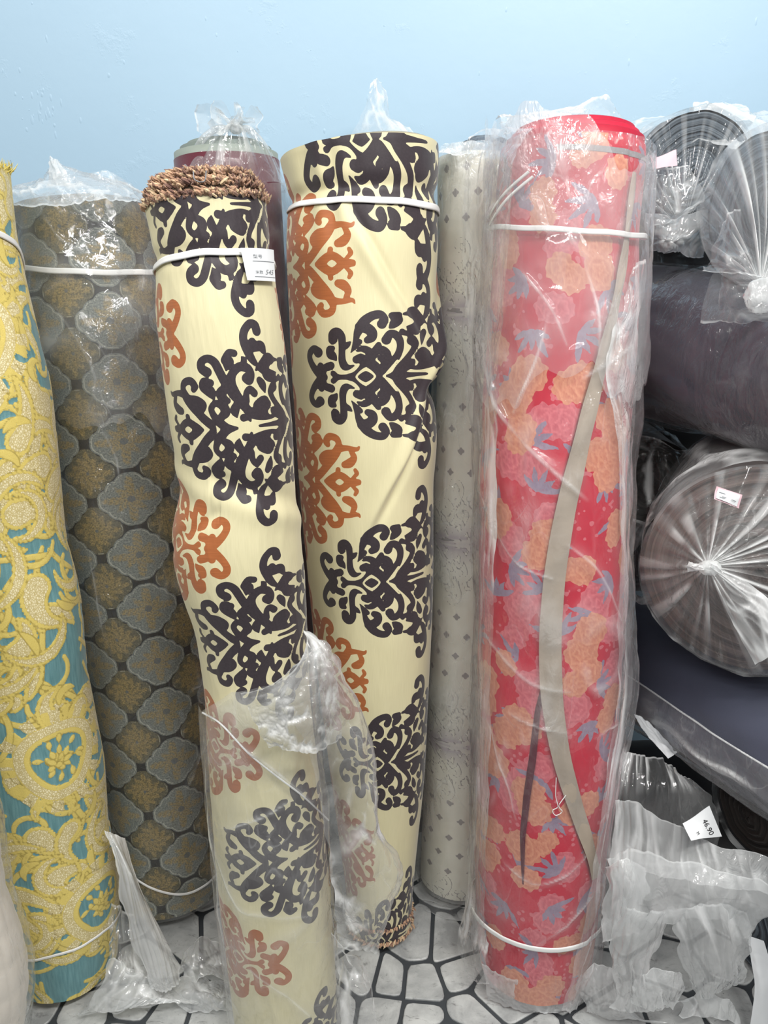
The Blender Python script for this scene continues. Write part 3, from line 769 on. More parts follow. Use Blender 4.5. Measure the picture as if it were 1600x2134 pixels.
# ================================================================ the setting
WALL_Y = 1.74
def box(name, lo, hi, mat, parent=None, kind=None, seg=1):
    (x0, y0, z0), (x1, y1, z1) = lo, hi
    V = [(x0,y0,z0),(x1,y0,z0),(x1,y1,z0),(x0,y1,z0),(x0,y0,z1),(x1,y0,z1),(x1,y1,z1),(x0,y1,z1)]
    Q = [(0,3,2,1),(4,5,6,7),(0,1,5,4),(1,2,6,5),(2,3,7,6),(3,0,4,7)]
    return mesh(name, V, Q, mat, parent, smooth=False, kind=kind)

def build_wall():
    o = box('wall_back', (-3, WALL_Y, 0), (3, WALL_Y + .15, 3.0), M['wall'], kind='structure')
    sp = Soup()                                   # runs and scabs in the paint, left of centre
    for k in range(46):
        x, y = (random.gauss(90, 26), random.gauss(222, 30)) if k < 26 else (random.uniform(0, 1600), random.uniform(0, 300))
        c = at(x, y, WALL_Y); r = random.uniform(.0015, .005); h = random.uniform(1, 3.5)
        t = np.linspace(0, 6.28, 8, endpoint=False)
        V = [c + (0, -.0016, 0)] + [c + (r * math.cos(a) * random.uniform(.5, 1.2), .0005, r * h * math.sin(a)) for a in t]
        sp.add(V, [(0, 1 + i, 1 + (i + 1) % 8) for i in range(8)])
    sp.build('paint_scab', M['wall'], o, kind='stuff')

def build_floor():
    o = box('floor', (-3, -.8, -.12), (3, WALL_Y, -.004), M['grout'], kind='structure')
    seeds = [tuple(on_floor(*p)[:2]) for p in ((806, 2040), (880, 2048), (868, 1962), (958, 2028), (985, 2104), (876, 2128), (795, 2112), (930, 1968), (760, 2030), (1020, 2070), (905, 2175), (820, 2190), (960, 2180))]
    seeds += [tuple(on_floor(*p)[:2]) for p in ((60, 2110), (170, 2125), (285, 2090), (345, 2120), (250, 2170), (100, 2190))]
    r = random.Random(4)
    y = .62; row = 0
    while y < 1.72:
        x = -1.0 + (row % 2) * .05
        while x < 1.05:
            q = (x + r.uniform(-.022, .022), y + r.uniform(-.02, .02))
            if all(math.hypot(q[0] - s[0], q[1] - s[1]) > .082 for s in seeds): seeds.append(q)
            x += .110
        y += .098; row += 1
    cells = []
    for i, s in enumerate(seeds):
        poly = [(s[0] - .12, s[1] - .12), (s[0] + .12, s[1] - .12), (s[0] + .12, s[1] + .12), (s[0] - .12, s[1] + .12)]
        for j, q in enumerate(seeds):
            if i == j or math.hypot(q[0] - s[0], q[1] - s[1]) > .26: continue
            nx, ny = q[0] - s[0], q[1] - s[1]; L = math.hypot(nx, ny); nx /= L; ny /= L; c = L / 2 - .0042; out = []
            for a, b in zip(poly, poly[1:] + poly[:1]):
                da = (a[0] - s[0]) * nx + (a[1] - s[1]) * ny - c; db = (b[0] - s[0]) * nx + (b[1] - s[1]) * ny - c
                if da <= 0: out.append(a)
                if da * db < 0: t = da / (da - db); out.append((a[0] + t * (b[0] - a[0]), a[1] + t * (b[1] - a[1])))
            poly = out
            if len(poly) < 3: break
        if len(poly) < 3: continue
        # round the corners
        P = np.array(poly)
        for _ in range(2):
            A = P; B = np.roll(P, -1, 0); e = np.linalg.norm(B - A, axis=1, keepdims=True); k = np.minimum(.3, .007 / np.maximum(e, 1e-4)); P = np.stack([A * (1 - k) + B * k, A * k + B * (1 - k)], 1).reshape(-1, 2)
        if len(P) > 26: P = P[::2]
        cells.append((s, P))
    cells.sort(key=lambda c: c[0][1] + abs(c[0][0]) * .2)
    for s, P in cells[:296]:
        n = len(P); z = random.uniform(-.0006, .0006); c = P.mean(0)
        V = [(*p, -.008) for p in P] + [(*p, -.0015 + z) for p in P] + [(*(c + (p - c) * .955), 0 + z) for p in P] + [(*c, .0004 + z)]
        T = []
        for i in range(n):
            j = (i + 1) % n
            for a in (0, n):
                T += [(a + i, a + j, a + n + j), (a + i, a + n + j, a + n + i)]
            T.append((2 * n + i, 2 * n + j, 3 * n))
        mesh('floor_stone', V, T, M['stone'], o, smooth=False)
build_wall(); build_floor()

# ================================================================ standing rolls, left to right
def wrinkle(a, fu, fv, seed, more=None):
    def f(th, v):
        d = a * fbm(np.sin(th) * fu, v * fv + .8 * np.cos(th), seed, 4)
        if more is not None: d = d + more(th, v)
        return d
    return f
def attrs_uv(T, V, R):
    u = T * R.rref; return u, V, np.stack([u, V, 0 * u], -1).reshape(-1, 3)

# ---- yellow lace roll
R = LR = Roll([(325, -235), (1500, -55), (1870, 2), (1980, 30), (2060, 52)], [(325, 6), (420, 15), (503, 26), (615, 48), (728, 76), (800, 94), (964, 112), (1128, 130), (1226, 153), (1292, 163), (1423, 172), (1610, 209), (1738, 221), (1835, 240), (1899, 243), (2000, 240), (2060, 238)], 1.10, 1.29, top=326)
R.disp = wrinkle(.004, 2.2, 5, 11)
lace = thing('fabric_roll', R.base(), 'yellow lace fabric roll with teal backing leaning at the left edge', 'fabric roll', 'upright rolls of fabric')
T, V = R.grid(190, 560); u, v, cl = attrs_uv(T, V, R)
def uvp(R, x, y):
    t, q = R.inv(x, y); return t * R.rref, q
rings = [(*uvp(R, 125, 1580), .062), (*uvp(R, 212, 1880), .060), (*uvp(R, -60, 700), .06)]
hole, net, seam = lace_fields(u, v, rings)
P = R.at(T, V, .0011 * np.clip(-hole / .0008, 0, 1) + .0005 * np.clip(net / .001, 0, 1) * 0)
grid('cloth', P, M['lace'], lace, {'cloth': cl, 'hole': hole.ravel(), 'net': net.ravel(), 'seam': seam.ravel()})
M['yellow_end'] = rolled_mat('yellow_rolled_end', (150, 130, 60), (228, 206, 120))
R.cap('rolled_end', M['yellow_end'], lace, True, seed=2); R.cap('rolled_end', M['yellow_end'], lace, False, seed=3)
sp = Soup()
for k in range(420):                              # frayed yellow ends on the top rim
    th = random.uniform(-math.pi, math.pi); b = R.at(th, .002, -.003 * random.random()); q = b + np.array([random.gauss(0, .006), random.gauss(0, .006), random.uniform(.006, .022)])
    sp.add(*tube([b, (b + q) / 2 + RNG.normal(0, .002, 3), q], [.0011, .0009, .0003], 4))
sp.build('frayed_edge', plain('yellow_fray', (224, 204, 110), .8, .25, 90), lace, kind='stuff')
R.strap([(62, 2005), (110, 1978), (170, 1973), (215, 1950), (240, 1912)], lace, .005)
R.strap([(2, 490), (15, 497), (28, 508)], lace, .010)

# ---- quilted ivory roll in film, at the very left edge of the picture
Q = Roll([(500, -345), (1870, -120), (2134, -80)], [(500, -215), (1700, -22), (1870, 2), (1950, 32), (2010, 46), (2060, 50), (2110, 44)], .90, 1.05)
Q.disp = lambda th, v: .0035 * (np.minimum(np.abs(np.sin(th * 8.)), np.abs(np.sin(v * 55))) ** .4) - .03 * np.clip((v - (Q.len - .08)) / .08, 0, 1) ** 2
quilt = thing('fabric_roll', Q.base(), 'ivory quilted roll in clear film at the bottom left corner', 'fabric roll', 'upright rolls of fabric')
T, V = Q.grid(90, 200)
grid('cloth', Q.at(T, V), cloth('ivory_quilting', (228, 218, 204), .7, .08), quilt)
Q.cap('rolled_end', M['yellow_end'], quilt, False); Q.cap('rolled_end', M['yellow_end'], quilt, True)
Q.wrap('film_wrap', M['film'], quilt, .2, Q.len + .0, -2, 2, nt=90, nv=160, off=.006, amp=.007, seed=3)

# ---- grey and gold ogee roll in film
R = OG = Roll([(405, 26), (700, 70), (1000, 112), (1500, 205), (1960, 262)], [(405, 306), (500, 322), (700, 345), (1000, 385), (1500, 440), (1960, 478)], 1.285, 1.55, top=405)
R.disp = wrinkle(.0022, 2.0, 4, 21)
ogee = thing('fabric_roll', R.base(), 'grey and gold ogee patterned roll wrapped in clear film', 'fabric roll', 'upright rolls of fabric')
T, V = R.grid(180, 500); u, v, cl = attrs_uv(T, V, R)
ua, va = uvp(R, 272, 918)
f = ogee_fields(u - ua + .012 * np.sin(v * 3), v - va)
grid('cloth', R.at(T, V), M['ogee'], ogee, dict(cloth=cl, big=f[0].ravel(), small=f[1].ravel(), rim=f[2].ravel(), flower=f[3].ravel(), core=f[4].ravel()))
M['grey_end'] = rolled_mat('grey_rolled_end', (52, 50, 44), (104, 100, 86))
R.cap('rolled_end', M['grey_end'], ogee, True, seed=5); R.cap('rolled_end', M['grey_end'], ogee, False, seed=6)
R.wrap('film_wrap', M['film_tight'], ogee, -.004, R.len, -1.75, 1.9, off=.003, amp=.0075, fu=9, fv=4.5, seed=41, nt=180, nv=400,
    folds=(([(433, 1110), (425, 1150), (400, 1190), (374, 1215)], .004), ([(436, 1340), (420, 1400), (392, 1440)], .004), ([(438, 1520), (415, 1570), (386, 1640)], .006), ([(120, 640), (170, 720), (200, 790), (185, 860)], .004), ([(205, 880), (240, 950), (250, 1010)], .004), ([(230, 600), (280, 680), (260, 760)], .004), ([(190, 1150), (205, 1240), (222, 1330)], .003), ([(90, 440), (130, 500), (180, 530)], .004)))
R.wrap('film_wrap', M['film'], ogee, -.006, .40, -1.8, 1.1, off=.009, amp=.010, fu=10, fv=5, seed=45, nt=120, nv=150, edge=.05, dv0=None)
R.strap([(85, 562), (150, 567), (240, 569), (325, 566)], ogee, .010, off=.009)
R.strap([(356, 1858), (390, 1858), (420, 1845), (440, 1828)], ogee, .005, off=.006)
patch('bag_top', [[(10, 425, 1.36), (70, 428, 1.34), (140, 424, 1.33), (210, 420, 1.34), (262, 422, 1.36), (312, 430, 1.40)],
                  [(12, 402, 1.42), (70, 392, 1.42), (128, 385, 1.42), (200, 385, 1.42), (262, 396, 1.42), (298, 412, 1.45)],
                  [(20, 398, 1.46), (80, 380, 1.47), (118, 366, 1.47), (176, 368, 1.47), (240, 380, 1.47), (292, 402, 1.48)],
                  [(40, 396, 1.50), (98, 374, 1.50), (106, 338, 1.49), (134, 350, 1.49), (222, 380, 1.52), (280, 402, 1.52)]], 130, 50, M['film_soft'], ogee, .007, 22, 16, 51)
patch('bag_spout', [[(98, 388, 1.47), (118, 386, 1.46), (150, 388, 1.47)], [(104, 362, 1.47), (120, 360, 1.455), (140, 362, 1.47)], [(102, 338, 1.48), (116, 340, 1.465), (132, 350, 1.48)], [(104, 324, 1.49), (112, 330, 1.48), (124, 336, 1.49)]], 36, 40, M['film_white'], ogee, .005, 26, 20, 52)

# ---- the two cream damask rolls
def damask_roll(left, right, Yb, Yt, top, label, unit, sign, darks, browns, disp, na=220, nv=640):
    R = Roll(left, right, Yb, Yt, top=top); R.disp = disp(R)
    root = thing('fabric_roll', R.base(), label, 'fabric roll', 'upright rolls of fabric')
    T, V = R.grid(na, nv); u, v, cl = attrs_uv(T, V, R)
    def places(spec):       # how far round the roll (in print units) and at what image height a motif has its middle
        out = []
        for off, y, *k in spec:
            yy = max(y, top + 60); x = np.interp(yy, R.yy, project(R._i(R.C, R.vv))[0])
            out.append((off * unit, R.inv(x, yy)[1] - (yy - y) * .00072, k[0] if k else 1.))
        return out
    dk, bk = places(darks), places(browns); per = 2 * 352 * unit
    d, b = damask_fields(u, v, unit, sign, [(a + per * s_, q, k) for a, q, k in dk for s_ in (0, 1, -1)], [(a + per * s_, q, k) for a, q, k in bk for s_ in (0, 1, -1)])
    grid('cloth', R.at(T, V), M['damask'], root, {'cloth': cl, 'dark_print': d.ravel(), 'brown_print': b.ravel()})
    return R, root
M['cream_end'] = rolled_mat('cream_rolled_end', (120, 100, 74), (214, 204, 168))

def front_disp(R):
    def f(th, v):
        v1, v2 = R.v_of(990), R.v_of(880)
        d = .0022 * fbm(np.sin(th) * 2.4, v * 6, 61, 4)
        d = d - .006 * np.exp(-(((v - v1 - .03 * th) / .016) ** 2)) * np.clip(np.cos(th - .25), 0, 1) * (th > -.5)
        d = d + .004 * np.exp(-(((v - v1 - .03 * th - .03) / .018) ** 2)) - .003 * np.exp(-(((v - R.v_of(1015) + .06 * th) / .012) ** 2)) * (th < -.3)
        d = d - .004 * np.exp(-(((v - R.v_of(535)) / .012) ** 2))
        return d + .0012 * ridge(np.sin(th) * 3 + v, v * 7 - th, 63, 3)
    return f
FR, front = damask_roll(
    [(402, 302), (430, 306), (500, 322), (560, 331), (640, 330), (760, 343), (900, 362), (960, 374), (1015, 385), (1070, 366), (1130, 360), (1200, 376), (1300, 411), (1400, 425), (1500, 431), (1600, 438), (1850, 457), (1975, 474), (2134, 494)],
    [(402, 551), (500, 560), (600, 573), (700, 590), (800, 600), (900, 607), (1000, 612), (1100, 622), (1200, 632), (1300, 638), (1400, 643), (1500, 650), (1600, 661), (1700, 672), (1881, 689), (2006, 697), (2134, 703)],
    .985, 1.155, 405, 'cream damask roll in front with frayed brown top and paper tag', .00070, -1, ((192, 432), (198, 893), (203, 1338), (222, 1797), (235, 2240)), ((-204, 690), (-140, 1142), (-126, 1570), (-102, 2006)), front_disp)

def center_disp(R):
    t0, vv = R.inv(905, 745); vs = R.v_of(418)
    def f(th, v):
        d = .0018 * fbm(np.sin(th) * 2.4, v * 5, 71, 4)
        d = d - .0075 * np.exp(-(((v - vs) / .014) ** 2))
        g = np.exp(-(((v - vs) / .07) ** 2)); d = d + .0035 * g * np.sin(th * 17 + 2 * np.sin(th * 3)) * np.abs(np.tanh((v - vs) / .02)) * np.exp(-((th + .55) / .5) ** 2)
        # slack folds that run up to the tuck at the right
        s = (v - vv) + .24 * (th - t0); d = d + .009 * np.exp(-((s + .015) / .022) ** 2) * np.exp(-((th - t0) / .9) ** 2) - .007 * np.exp(-((s - .03) / .016) ** 2) * np.exp(-((th - t0) / .75) ** 2)
        s2 = (v - vs) - .20 * (th + .2); d = d + .006 * np.exp(-((s2 - .05) / .022) ** 2) * np.exp(-((th - .35) / .55) ** 2) - .004 * np.exp(-((s2 - .02) / .014) ** 2) * np.exp(-((th - .3) / .5) ** 2)
        d = d + .016 * np.exp(-(((v - vv) / .040) ** 2 + ((th - t0 - .15) / .34) ** 2)) - .016 * np.exp(-(((v - vv - .055) / .018) ** 2 + ((th - t0 - .2) / .4) ** 2))
        v3 = R.v_of(925); s3 = (v - v3) + .22 * (th - .6); d = d + .006 * np.exp(-((s3) / .016) ** 2) * np.exp(-((th - .6) / .55) ** 2) - .0035 * np.exp(-((s3 - .022) / .016) ** 2) * np.exp(-((th - .5) / .6) ** 2)
        return d
    return f
CR, center = damask_roll(
    [(283, 577), (340, 588), (400, 604), (432, 600), (520, 597), (700, 605), (800, 610), (900, 618), (1000, 624), (1200, 642), (1400, 662), (1600, 688), (1800, 714), (1950, 733)],
    [(283, 912), (350, 915), (420, 911), (520, 912), (600, 906), (660, 911), (700, 914), (780, 908), (840, 905), (900, 911), (960, 909), (1000, 902), (1200, 903), (1300, 900), (1400, 894), (1600, 885), (1700, 875), (1850, 860), (1950, 856)],
    1.195, 1.415, 277, 'cream damask roll in the middle tied with a white strap', .00079, 1, ((0, 292, 1.28), (0, 785), (0, 1215), (0, 1592), (0, 1962)), ((-350, 548), (-350, 1005), (-350, 1420), (-350, 1785)), center_disp)

for R, root in ((FR, front), (CR, center)):
    R.cap('rolled_end', M['cream_end'], root, True, seed=8, rise=.016 if R is FR else 0.); R.cap('rolled_end', M['cream_end'], root, False, seed=9)

def fringe(R, root, spec, n, name='frayed_edge', top=True, length=.016, seed=3):
    """tufts of cut thread round the rim; spec = (radius factor, rise) for each winding"""
    r = np.random.default_rng(seed); i = 0 if top else -1; sg = -1. if top else 1.; sp = Soup(); sh = []
    for kf, rise in spec:
        for k in range(n):
            th = (k + r.uniform(-.5, .5)) * 2 * math.pi / n
            if math.cos(th) < -.5 and r.random() < .6: continue
            e = math.sin(th) * R.e1[i] + math.cos(th) * R.e2[i]; tg = math.cos(th) * R.e1[i] - math.sin(th) * R.e2[i]; up = sg * R.a[i]
            b = R.C[i] + e * (R.r[i] * kf + r.uniform(-.003, .003)) + up * (rise - .004 + r.uniform(-.003, .003))
            L = length * r.uniform(.6, 1.15); ln = r.normal(-.35, .5)
            tip = b + up * L * .55 + e * L * r.uniform(.15, .8) + tg * L * ln
            sd = nrm(np.cross(tip - b, e)) ; w = r.uniform(.0012, .0026)
            mid = b * .45 + tip * .55 + e * L * .12
            q = nrm(np.cross(sd, tip - b)) * w * .8
            V = [b - sd * w, b + q, b + sd * w, b - q, mid - sd * w * 1.1, mid + q * 1.1, mid + sd * w * 1.1, mid - q * 1.1, tip]
            sp.add(V, [(0, 1, 5, 4), (1, 2, 6, 5), (2, 3, 7, 6), (3, 0, 4, 7), (4, 5, 8, 8), (5, 6, 8, 8), (6, 7, 8, 8), (7, 4, 8, 8)])
            sh += [float(np.clip(r.normal(.5 + .12 * math.sin(th * 5), .25), 0, 1))] * 9
    Qd = np.vstack(sp.Q); tri = np.concatenate([Qd[:, [0, 1, 2]], Qd[Qd[:, 2] != Qd[:, 3]][:, [0, 2, 3]]])
    mesh(name, np.vstack(sp.V), tri, M['fray'], root, {'shade': np.array(sh)}, kind='stuff', smooth=False)
fringe(FR, front, ((.99, .002), (.96, .006), (.91, .018), (.87, .022), (.80, .031), (.72, .034), (.6, .037)), 330, length=.0115)
fringe(CR, center, ((1.0, -.0), (1.02, -.035)), 200, top=False, length=.010, seed=6)
# rolled windings that step up inside the frayed rim
def windings(R, root, spec, mat):
    for kf, h0, h1 in spec:
        th = np.linspace(0, 2 * np.pi, 90, endpoint=False)
        ring = lambda f, h: R.C[0] - R.a[0] * h + R.r[0] * f * (np.sin(th)[:, None] * R.e1[0] + np.cos(th)[:, None] * R.e2[0])
        grid('winding', np.array([ring(kf + .01, h0), ring(kf + .01, h1), ring(kf - .03, h1 + .002), ring(kf - .08, h0)]), mat, root, wrap=True)
windings(FR, front, ((.93, -.01, .004), (.86, -.01, .018), (.77, -.01, .028), (.66, -.01, .033)), M['selvedge'])
# wire staple in the fray
a = FR.inv(418, 372); c = FR.at(a[0], -.022, -.006)
pts = [c + np.array(p) for p in ((-.008, -.004, .006), (-.006, -.008, -.004), (.006, -.008, -.006), (.009, -.004, .007))]
mesh('wire_staple', *tube(catmull(pts, 5), .0009, 6), plain('steel_wire', (120, 122, 126), .3, .1, 50, .6), front)

FR.strap([(330, 552), (380, 532), (430, 524), (495, 527), (560, 540)], front, .009, off=.0025)
CR.strap([(612, 430), (700, 414), (760, 415), (850, 425), (908, 434)], center, .010, off=.002)

def tag_sheet(R, corners, mat, root, name, off, n=14):
    A = np.array([R.inv(x, y) for x, y in corners])     # top left, top right, bottom right, bottom left
    def f(s, t, o):
        s = np.asarray(s)[..., None]; t = np.asarray(t)[..., None]
        q = (A[0] * (1 - s) + A[1] * s) * (1 - t) + (A[3] * (1 - s) + A[2] * s) * t
        return R.at(q[..., 0], q[..., 1], o, False)
    s, t = np.meshgrid(np.linspace(0, 1, n), np.linspace(0, 1, n))
    g = grid(name, f(s, t, off), mat, root); return f, g

def lettering(body, size, place, mat, parent, name='lettering', shear=0.):
    """flat print: the outline of each character laid on the paper by place(x, y)"""
    cu = bpy.data.curves.new('print', 'FONT'); cu.body = body; cu.size = size; cu.shear = shear; cu.resolution_u = 3
    o = bpy.data.objects.new('print', cu); COL.objects.link(o); dg = bpy.context.evaluated_depsgraph_get(); dg.update()
    me = bpy.data.meshes.new_from_object(o.evaluated_get(dg)); bpy.data.objects.remove(o)
    me.calc_loop_triangles()
    V = np.array([v.co[:] for v in me.vertices]).reshape(-1, 3); T = np.array([t.vertices[:] for t in me.loop_triangles])
    bpy.data.meshes.remove(me)
    if len(V) == 0 or len(T) == 0: return
    mesh(name, place(V[:, 0], V[:, 1]), T, mat, parent, smooth=False)

tf, tg = tag_sheet(FR, [(496, 518), (560, 522), (564, 588), (510, 585)], M['paper'], front, 'paper_tag', .0072)
tg['label'] = 'white paper tag with faint print'
for body, sz, x0, y0 in (('\u578b\u53f7', .13, .24, .30), ('\u7c73\u6570', .12, .25, .78), ('545', .22, .55, .80)):
    lettering(body, sz, lambda x, y, x0=x0, y0=y0: tf(x0 + x, y0 - y, .0076), M['ink'], tg, shear=.3 if body == '545' else 0)
for x0, x1, y0 in ((.22, .95, .39), (.22, .98, .87)):
    s = np.linspace(x0, x1, 14); grid('ruled_line', np.array([tf(s, 0 * s + y0, .0076), tf(s, 0 * s + y0 + .018, .0076)]), M['ink'], tg)

# film sleeve that has slid down the front roll, and its slack side
p0 = np.array([FR.inv(x, y) for x, y in ((433, 1478), (470, 1450), (489, 1434), (540, 1426), (584, 1412), (640, 1350))]); o_ = np.argsort(p0[:, 0])
FR.wrap('film_sleeve', M['film'], front, 0, FR.len + .0, -1.62, 1.35, nt=170, nv=250, off=.005, amp=.008, fu=8, fv=4, seed=81, dv0=lambda th: np.interp(th, p0[o_, 0], p0[o_, 1]),
    folds=(([(446, 1830), (500, 1880), (560, 1900), (640, 1900)], .004), ([(440, 1560), (446, 1700), (460, 1830), (480, 1990)], .005), ([(500, 1540), (560, 1590), (640, 1668)], .005), ([(470, 1720), (540, 1700), (600, 1660)], .003), ([(520, 2000), (590, 2060), (640, 2110)], .004)))
q_ = [FR.at(*FR.inv(x, y), .0125) for x, y in ((436, 1480), (470, 1500), (520, 1560), (570, 1606), (620, 1652), (668, 1708))]
mesh('sleeve_fold', *tube(catmull(q_, 8), .0016, 6), M['film_white'], front)
patch('film_sleeve_side', [[(575, 1424, .965), (612, 1396, .962), (638, 1345, .975), (642, 1306, 1.0), (650, 1318, 1.01)],
    [(600, 1490, .955), (650, 1440, .95), (690, 1395, .96), (700, 1360, 1.0), (690, 1352, 1.02)],
    [(640, 1560, .95), (690, 1530, .945), (735, 1500, .965), (738, 1440, 1.0), (722, 1420, 1.02)],
    [(662, 1660, .95), (710, 1640, .945), (765, 1620, .965), (786, 1600, 1.0), (775, 1590, 1.02)],
    [(676, 1740, .95), (725, 1730, .945), (778, 1720, .96), (800, 1725, .99), (790, 1720, 1.01)],
    [(688, 1830, .95), (740, 1830, .945), (800, 1830, .965), (834, 1815, .99), (825, 1810, 1.01)],
    [(698, 1915, .95), (735, 1930, .945), (785, 1930, .96), (818, 1890, .985), (806, 1890, 1.0)],
    [(703, 1975, .95), (730, 1985, .945), (762, 1990, .96), (784, 1990, .98), (780, 1980, .99)]], 130, 190, M['film_soft'], front, .011, 13, 9, 83)
patch('film_sleeve_crumple', [[(500, 1446, .925), (570, 1426, .915), (640, 1370, .945), (672, 1345, .985)], [(520, 1490, .92), (580, 1470, .91), (650, 1430, .94), (700, 1400, .98)], [(540, 1530, .92), (600, 1520, .915), (656, 1500, .94), (712, 1470, .975)], [(560, 1560, .925), (610, 1570, .92), (660, 1570, .94), (716, 1540, .975)]], 110, 90, M['film'], front, .008, 20, 18, 85)
patch('film_sleeve_side', [[(690, 1940, .95), (712, 1970, .945), (730, 1990, .95), (742, 1995, .97)],
    [(700, 2030, .94), (726, 2030, .93), (752, 2025, .94), (764, 2022, .96)],
    [(704, 2080, .92), (730, 2080, .91), (765, 2075, .92), (783, 2070, .94)],
    [(706, 2150, .90), (740, 2150, .89), (770, 2150, .90), (788, 2145, .92)]], 60, 80, M['film'], front, .009, 14, 10, 84)

# ---- red floral roll in film
R = RD = Roll([(295, 1050), (350, 1044), (480, 1034), (600, 1030), (700, 1022), (800, 1012), (1000, 1003), (1200, 1004), (1400, 1001), (1600, 1002), (1800, 996), (1950, 999), (2050, 1012)],
         [(295, 1340), (340, 1341), (480, 1326), (700, 1322), (1000, 1300), (1300, 1294), (1600, 1278), (1850, 1246), (1950, 1234), (2050, 1220)], 1.10, 1.31, top=275)
R.disp = wrinkle(.003, 2.2, 4, 91)
red = thing('fabric_roll', R.base(), 'red roll with pink and peach flowers wrapped in film', 'fabric roll', 'upright rolls of fabric')
T, V = R.grid(190, 520); u, v, cl = attrs_uv(T, V, R)
lf, pk, pc, pt = floral_fields(u, v)
# the free edge of the cloth lies a little proud, and the greige strip runs along it
strip = np.array([R.inv(x, y) for x, y in ((1316, 360), (1300, 520), (1262, 700), (1222, 860), (1190, 1000), (1160, 1150), (1146, 1300), (1146, 1420), (1160, 1540), (1186, 1650), (1215, 1740), (1238, 1820))])
vs_ = strip[:, 1]; ts_ = strip[:, 0]
step = lambda th, v: .0035 / (1 + np.exp(-(np.interp(v, vs_, ts_) - .10 - th) * 90))
base_disp = R.disp; R.disp = lambda th, v: base_disp(th, v) + step(th, v)
grid('cloth', R.at(T, V), M['floral'], red, dict(cloth=cl, leaf=lf.ravel(), pink=pk.ravel(), peach=pc.ravel(), petal=pt.ravel()))
M['red_end'] = rolled_mat('red_rolled_end', (150, 14, 42), (214, 40, 70), 160)
R.cap('rolled_end', M['red_end'], red, True, seed=4, rise=.030); R.cap('rolled_end', M['red_end'], red, False, seed=3)
vv = np.linspace(vs_[0], vs_[-1], 160); tt = smooth1(np.interp(vv, vs_, ts_), 8); wd = np.interp(vv, [vs_[0], vs_[4], vs_[7], vs_[-1]], [.010, .030, .034, .022])
rows = [R.at(tt + (f - .5) * wd / R.rref, vv, .0065 + .002 * math.sin(3.1 * f) + .0012 * np.sin(vv * 60 + f * 3)) for f in np.linspace(0, 1, 7)]
grid('backing_strip', np.array(rows), M['greige'], red)
# second turn of cloth: a long loose edge left of the strip, coloured dark for the gap's shade
e2 = np.array([R.inv(x, y) for x, y in ((1140, 1400), (1126, 1480), (1118, 1580), (1106, 1660), (1096, 1740), (1092, 1840))])
vv = np.linspace(e2[0, 1], e2[-1, 1], 60); tt = np.interp(vv, e2[:, 1], e2[:, 0])
tp = np.sin(np.pi * np.linspace(.02, .98, 60)) ** .6
rows = [R.at(tt + d * tp / R.rref, vv, .0004 + (o - .0004) * tp) for d, o in ((-.012, .001), (-.006, .004), (-.0006, .0058), (.0004, .0045), (0, .0008))]
grid('loose_edge', np.array(rows), plain('red_edge_gap_shade', (92, 16, 40), .7, .3, 80), red)
# selvedge stripe on the outermost windings at the top
th = np.linspace(-.2, 1.5, 60)
for k, (dv, f, c) in enumerate(((-.012, .94, (182, 24, 54)), (-.020, .87, (206, 30, 62)), (-.028, .80, (190, 26, 58)))):
    ring = lambda fr_, h: R.C[0] - R.a[0] * h + R.r[0] * fr_ * (np.sin(np.linspace(0, 2*np.pi, 80, endpoint=False))[:, None] * R.e1[0] + np.cos(np.linspace(0, 2*np.pi, 80, endpoint=False))[:, None] * R.e2[0])
    grid('winding', np.array([ring(f + .02, -.005), ring(f + .02, -dv), ring(f - .02, -dv + .002), ring(f - .05, -.004)]), plain('red_winding', c, .6, .3, 90), red, wrap=True)
rows = [R.at(th, .016 + .003 * np.sin(th * 2) + w_, .0006) for w_ in (0, .004, .008)]
grid('selvedge_stripe', np.array(rows), plain('grey_selvedge', (150, 148, 150), .7, .3, 160), red)
R.strap([(1036, 474), (1120, 478), (1220, 484), (1306, 491)], red, .008, off=.010)
R.strap([(1004, 1898), (1040, 1935), (1100, 1962), (1160, 1964), (1215, 1950)], red, .010, off=.012)
for x0, y0, x1, y1 in ((1037, 462, 1114, 362), (1042, 470, 1122, 372)):      # free ends of the strap
    pts = [R.at(*R.inv(x0 + (x1 - x0) * f + 6 * math.sin(f * 3.1) * -1, y0 + (y1 - y0) * f), .013 + .004 * math.sin(f * 3.1)) for f in np.linspace(0, 1, 14)]
    mesh('strap_end', *tube(pts, .0024, 6), M['strap'], red)
pts = [R.at(*R.inv(x, y), .010) for x, y in ((1157, 1612), (1156, 1650), (1160, 1672), (1150, 1680), (1156, 1690), (1168, 1682), (1162, 1670), (1176, 1650))]
mesh('loose_thread', *tube(catmull(pts, 6), .0008, 5), M['strap'], red)

RED_FOLDS = (([(1002, 371), (1000, 500), (1004, 600), (1016, 700), (1044, 833), (1096, 914), (1160, 985), (1215, 1038)], .007), ([(1030, 640), (1036, 760), (1052, 900)], .005), ([(1023, 1308), (1064, 1370), (1110, 1415), (1182, 1436)], .007),
    ([(1211, 786), (1250, 760), (1300, 720)], .006), ([(1233, 1533), (1262, 1515), (1284, 1500)], .005), ([(1121, 1958), (1180, 1905), (1232, 1845)], .005), ([(1060, 1790), (1120, 1830), (1180, 1810), (1230, 1760)], .004),
    ([(1070, 1480), (1110, 1500), (1180, 1520)], .005), ([(1096, 560), (1150, 640), (1180, 720)], .004), ([(1180, 1130), (1240, 1190), (1280, 1290)], .005), ([(1150, 640), (1120, 760), (1080, 860)], .004), ([(1010, 1010), (1040, 1100), (1090, 1170), (1150, 1200)], .004), ([(1210, 540), (1235, 640), (1240, 740)], .005), ([(1030, 1500), (1060, 1600), (1080, 1700)], .004))
lift = lambda T, V: .012 * np.clip(np.abs(T) - 1.2, 0, 1)
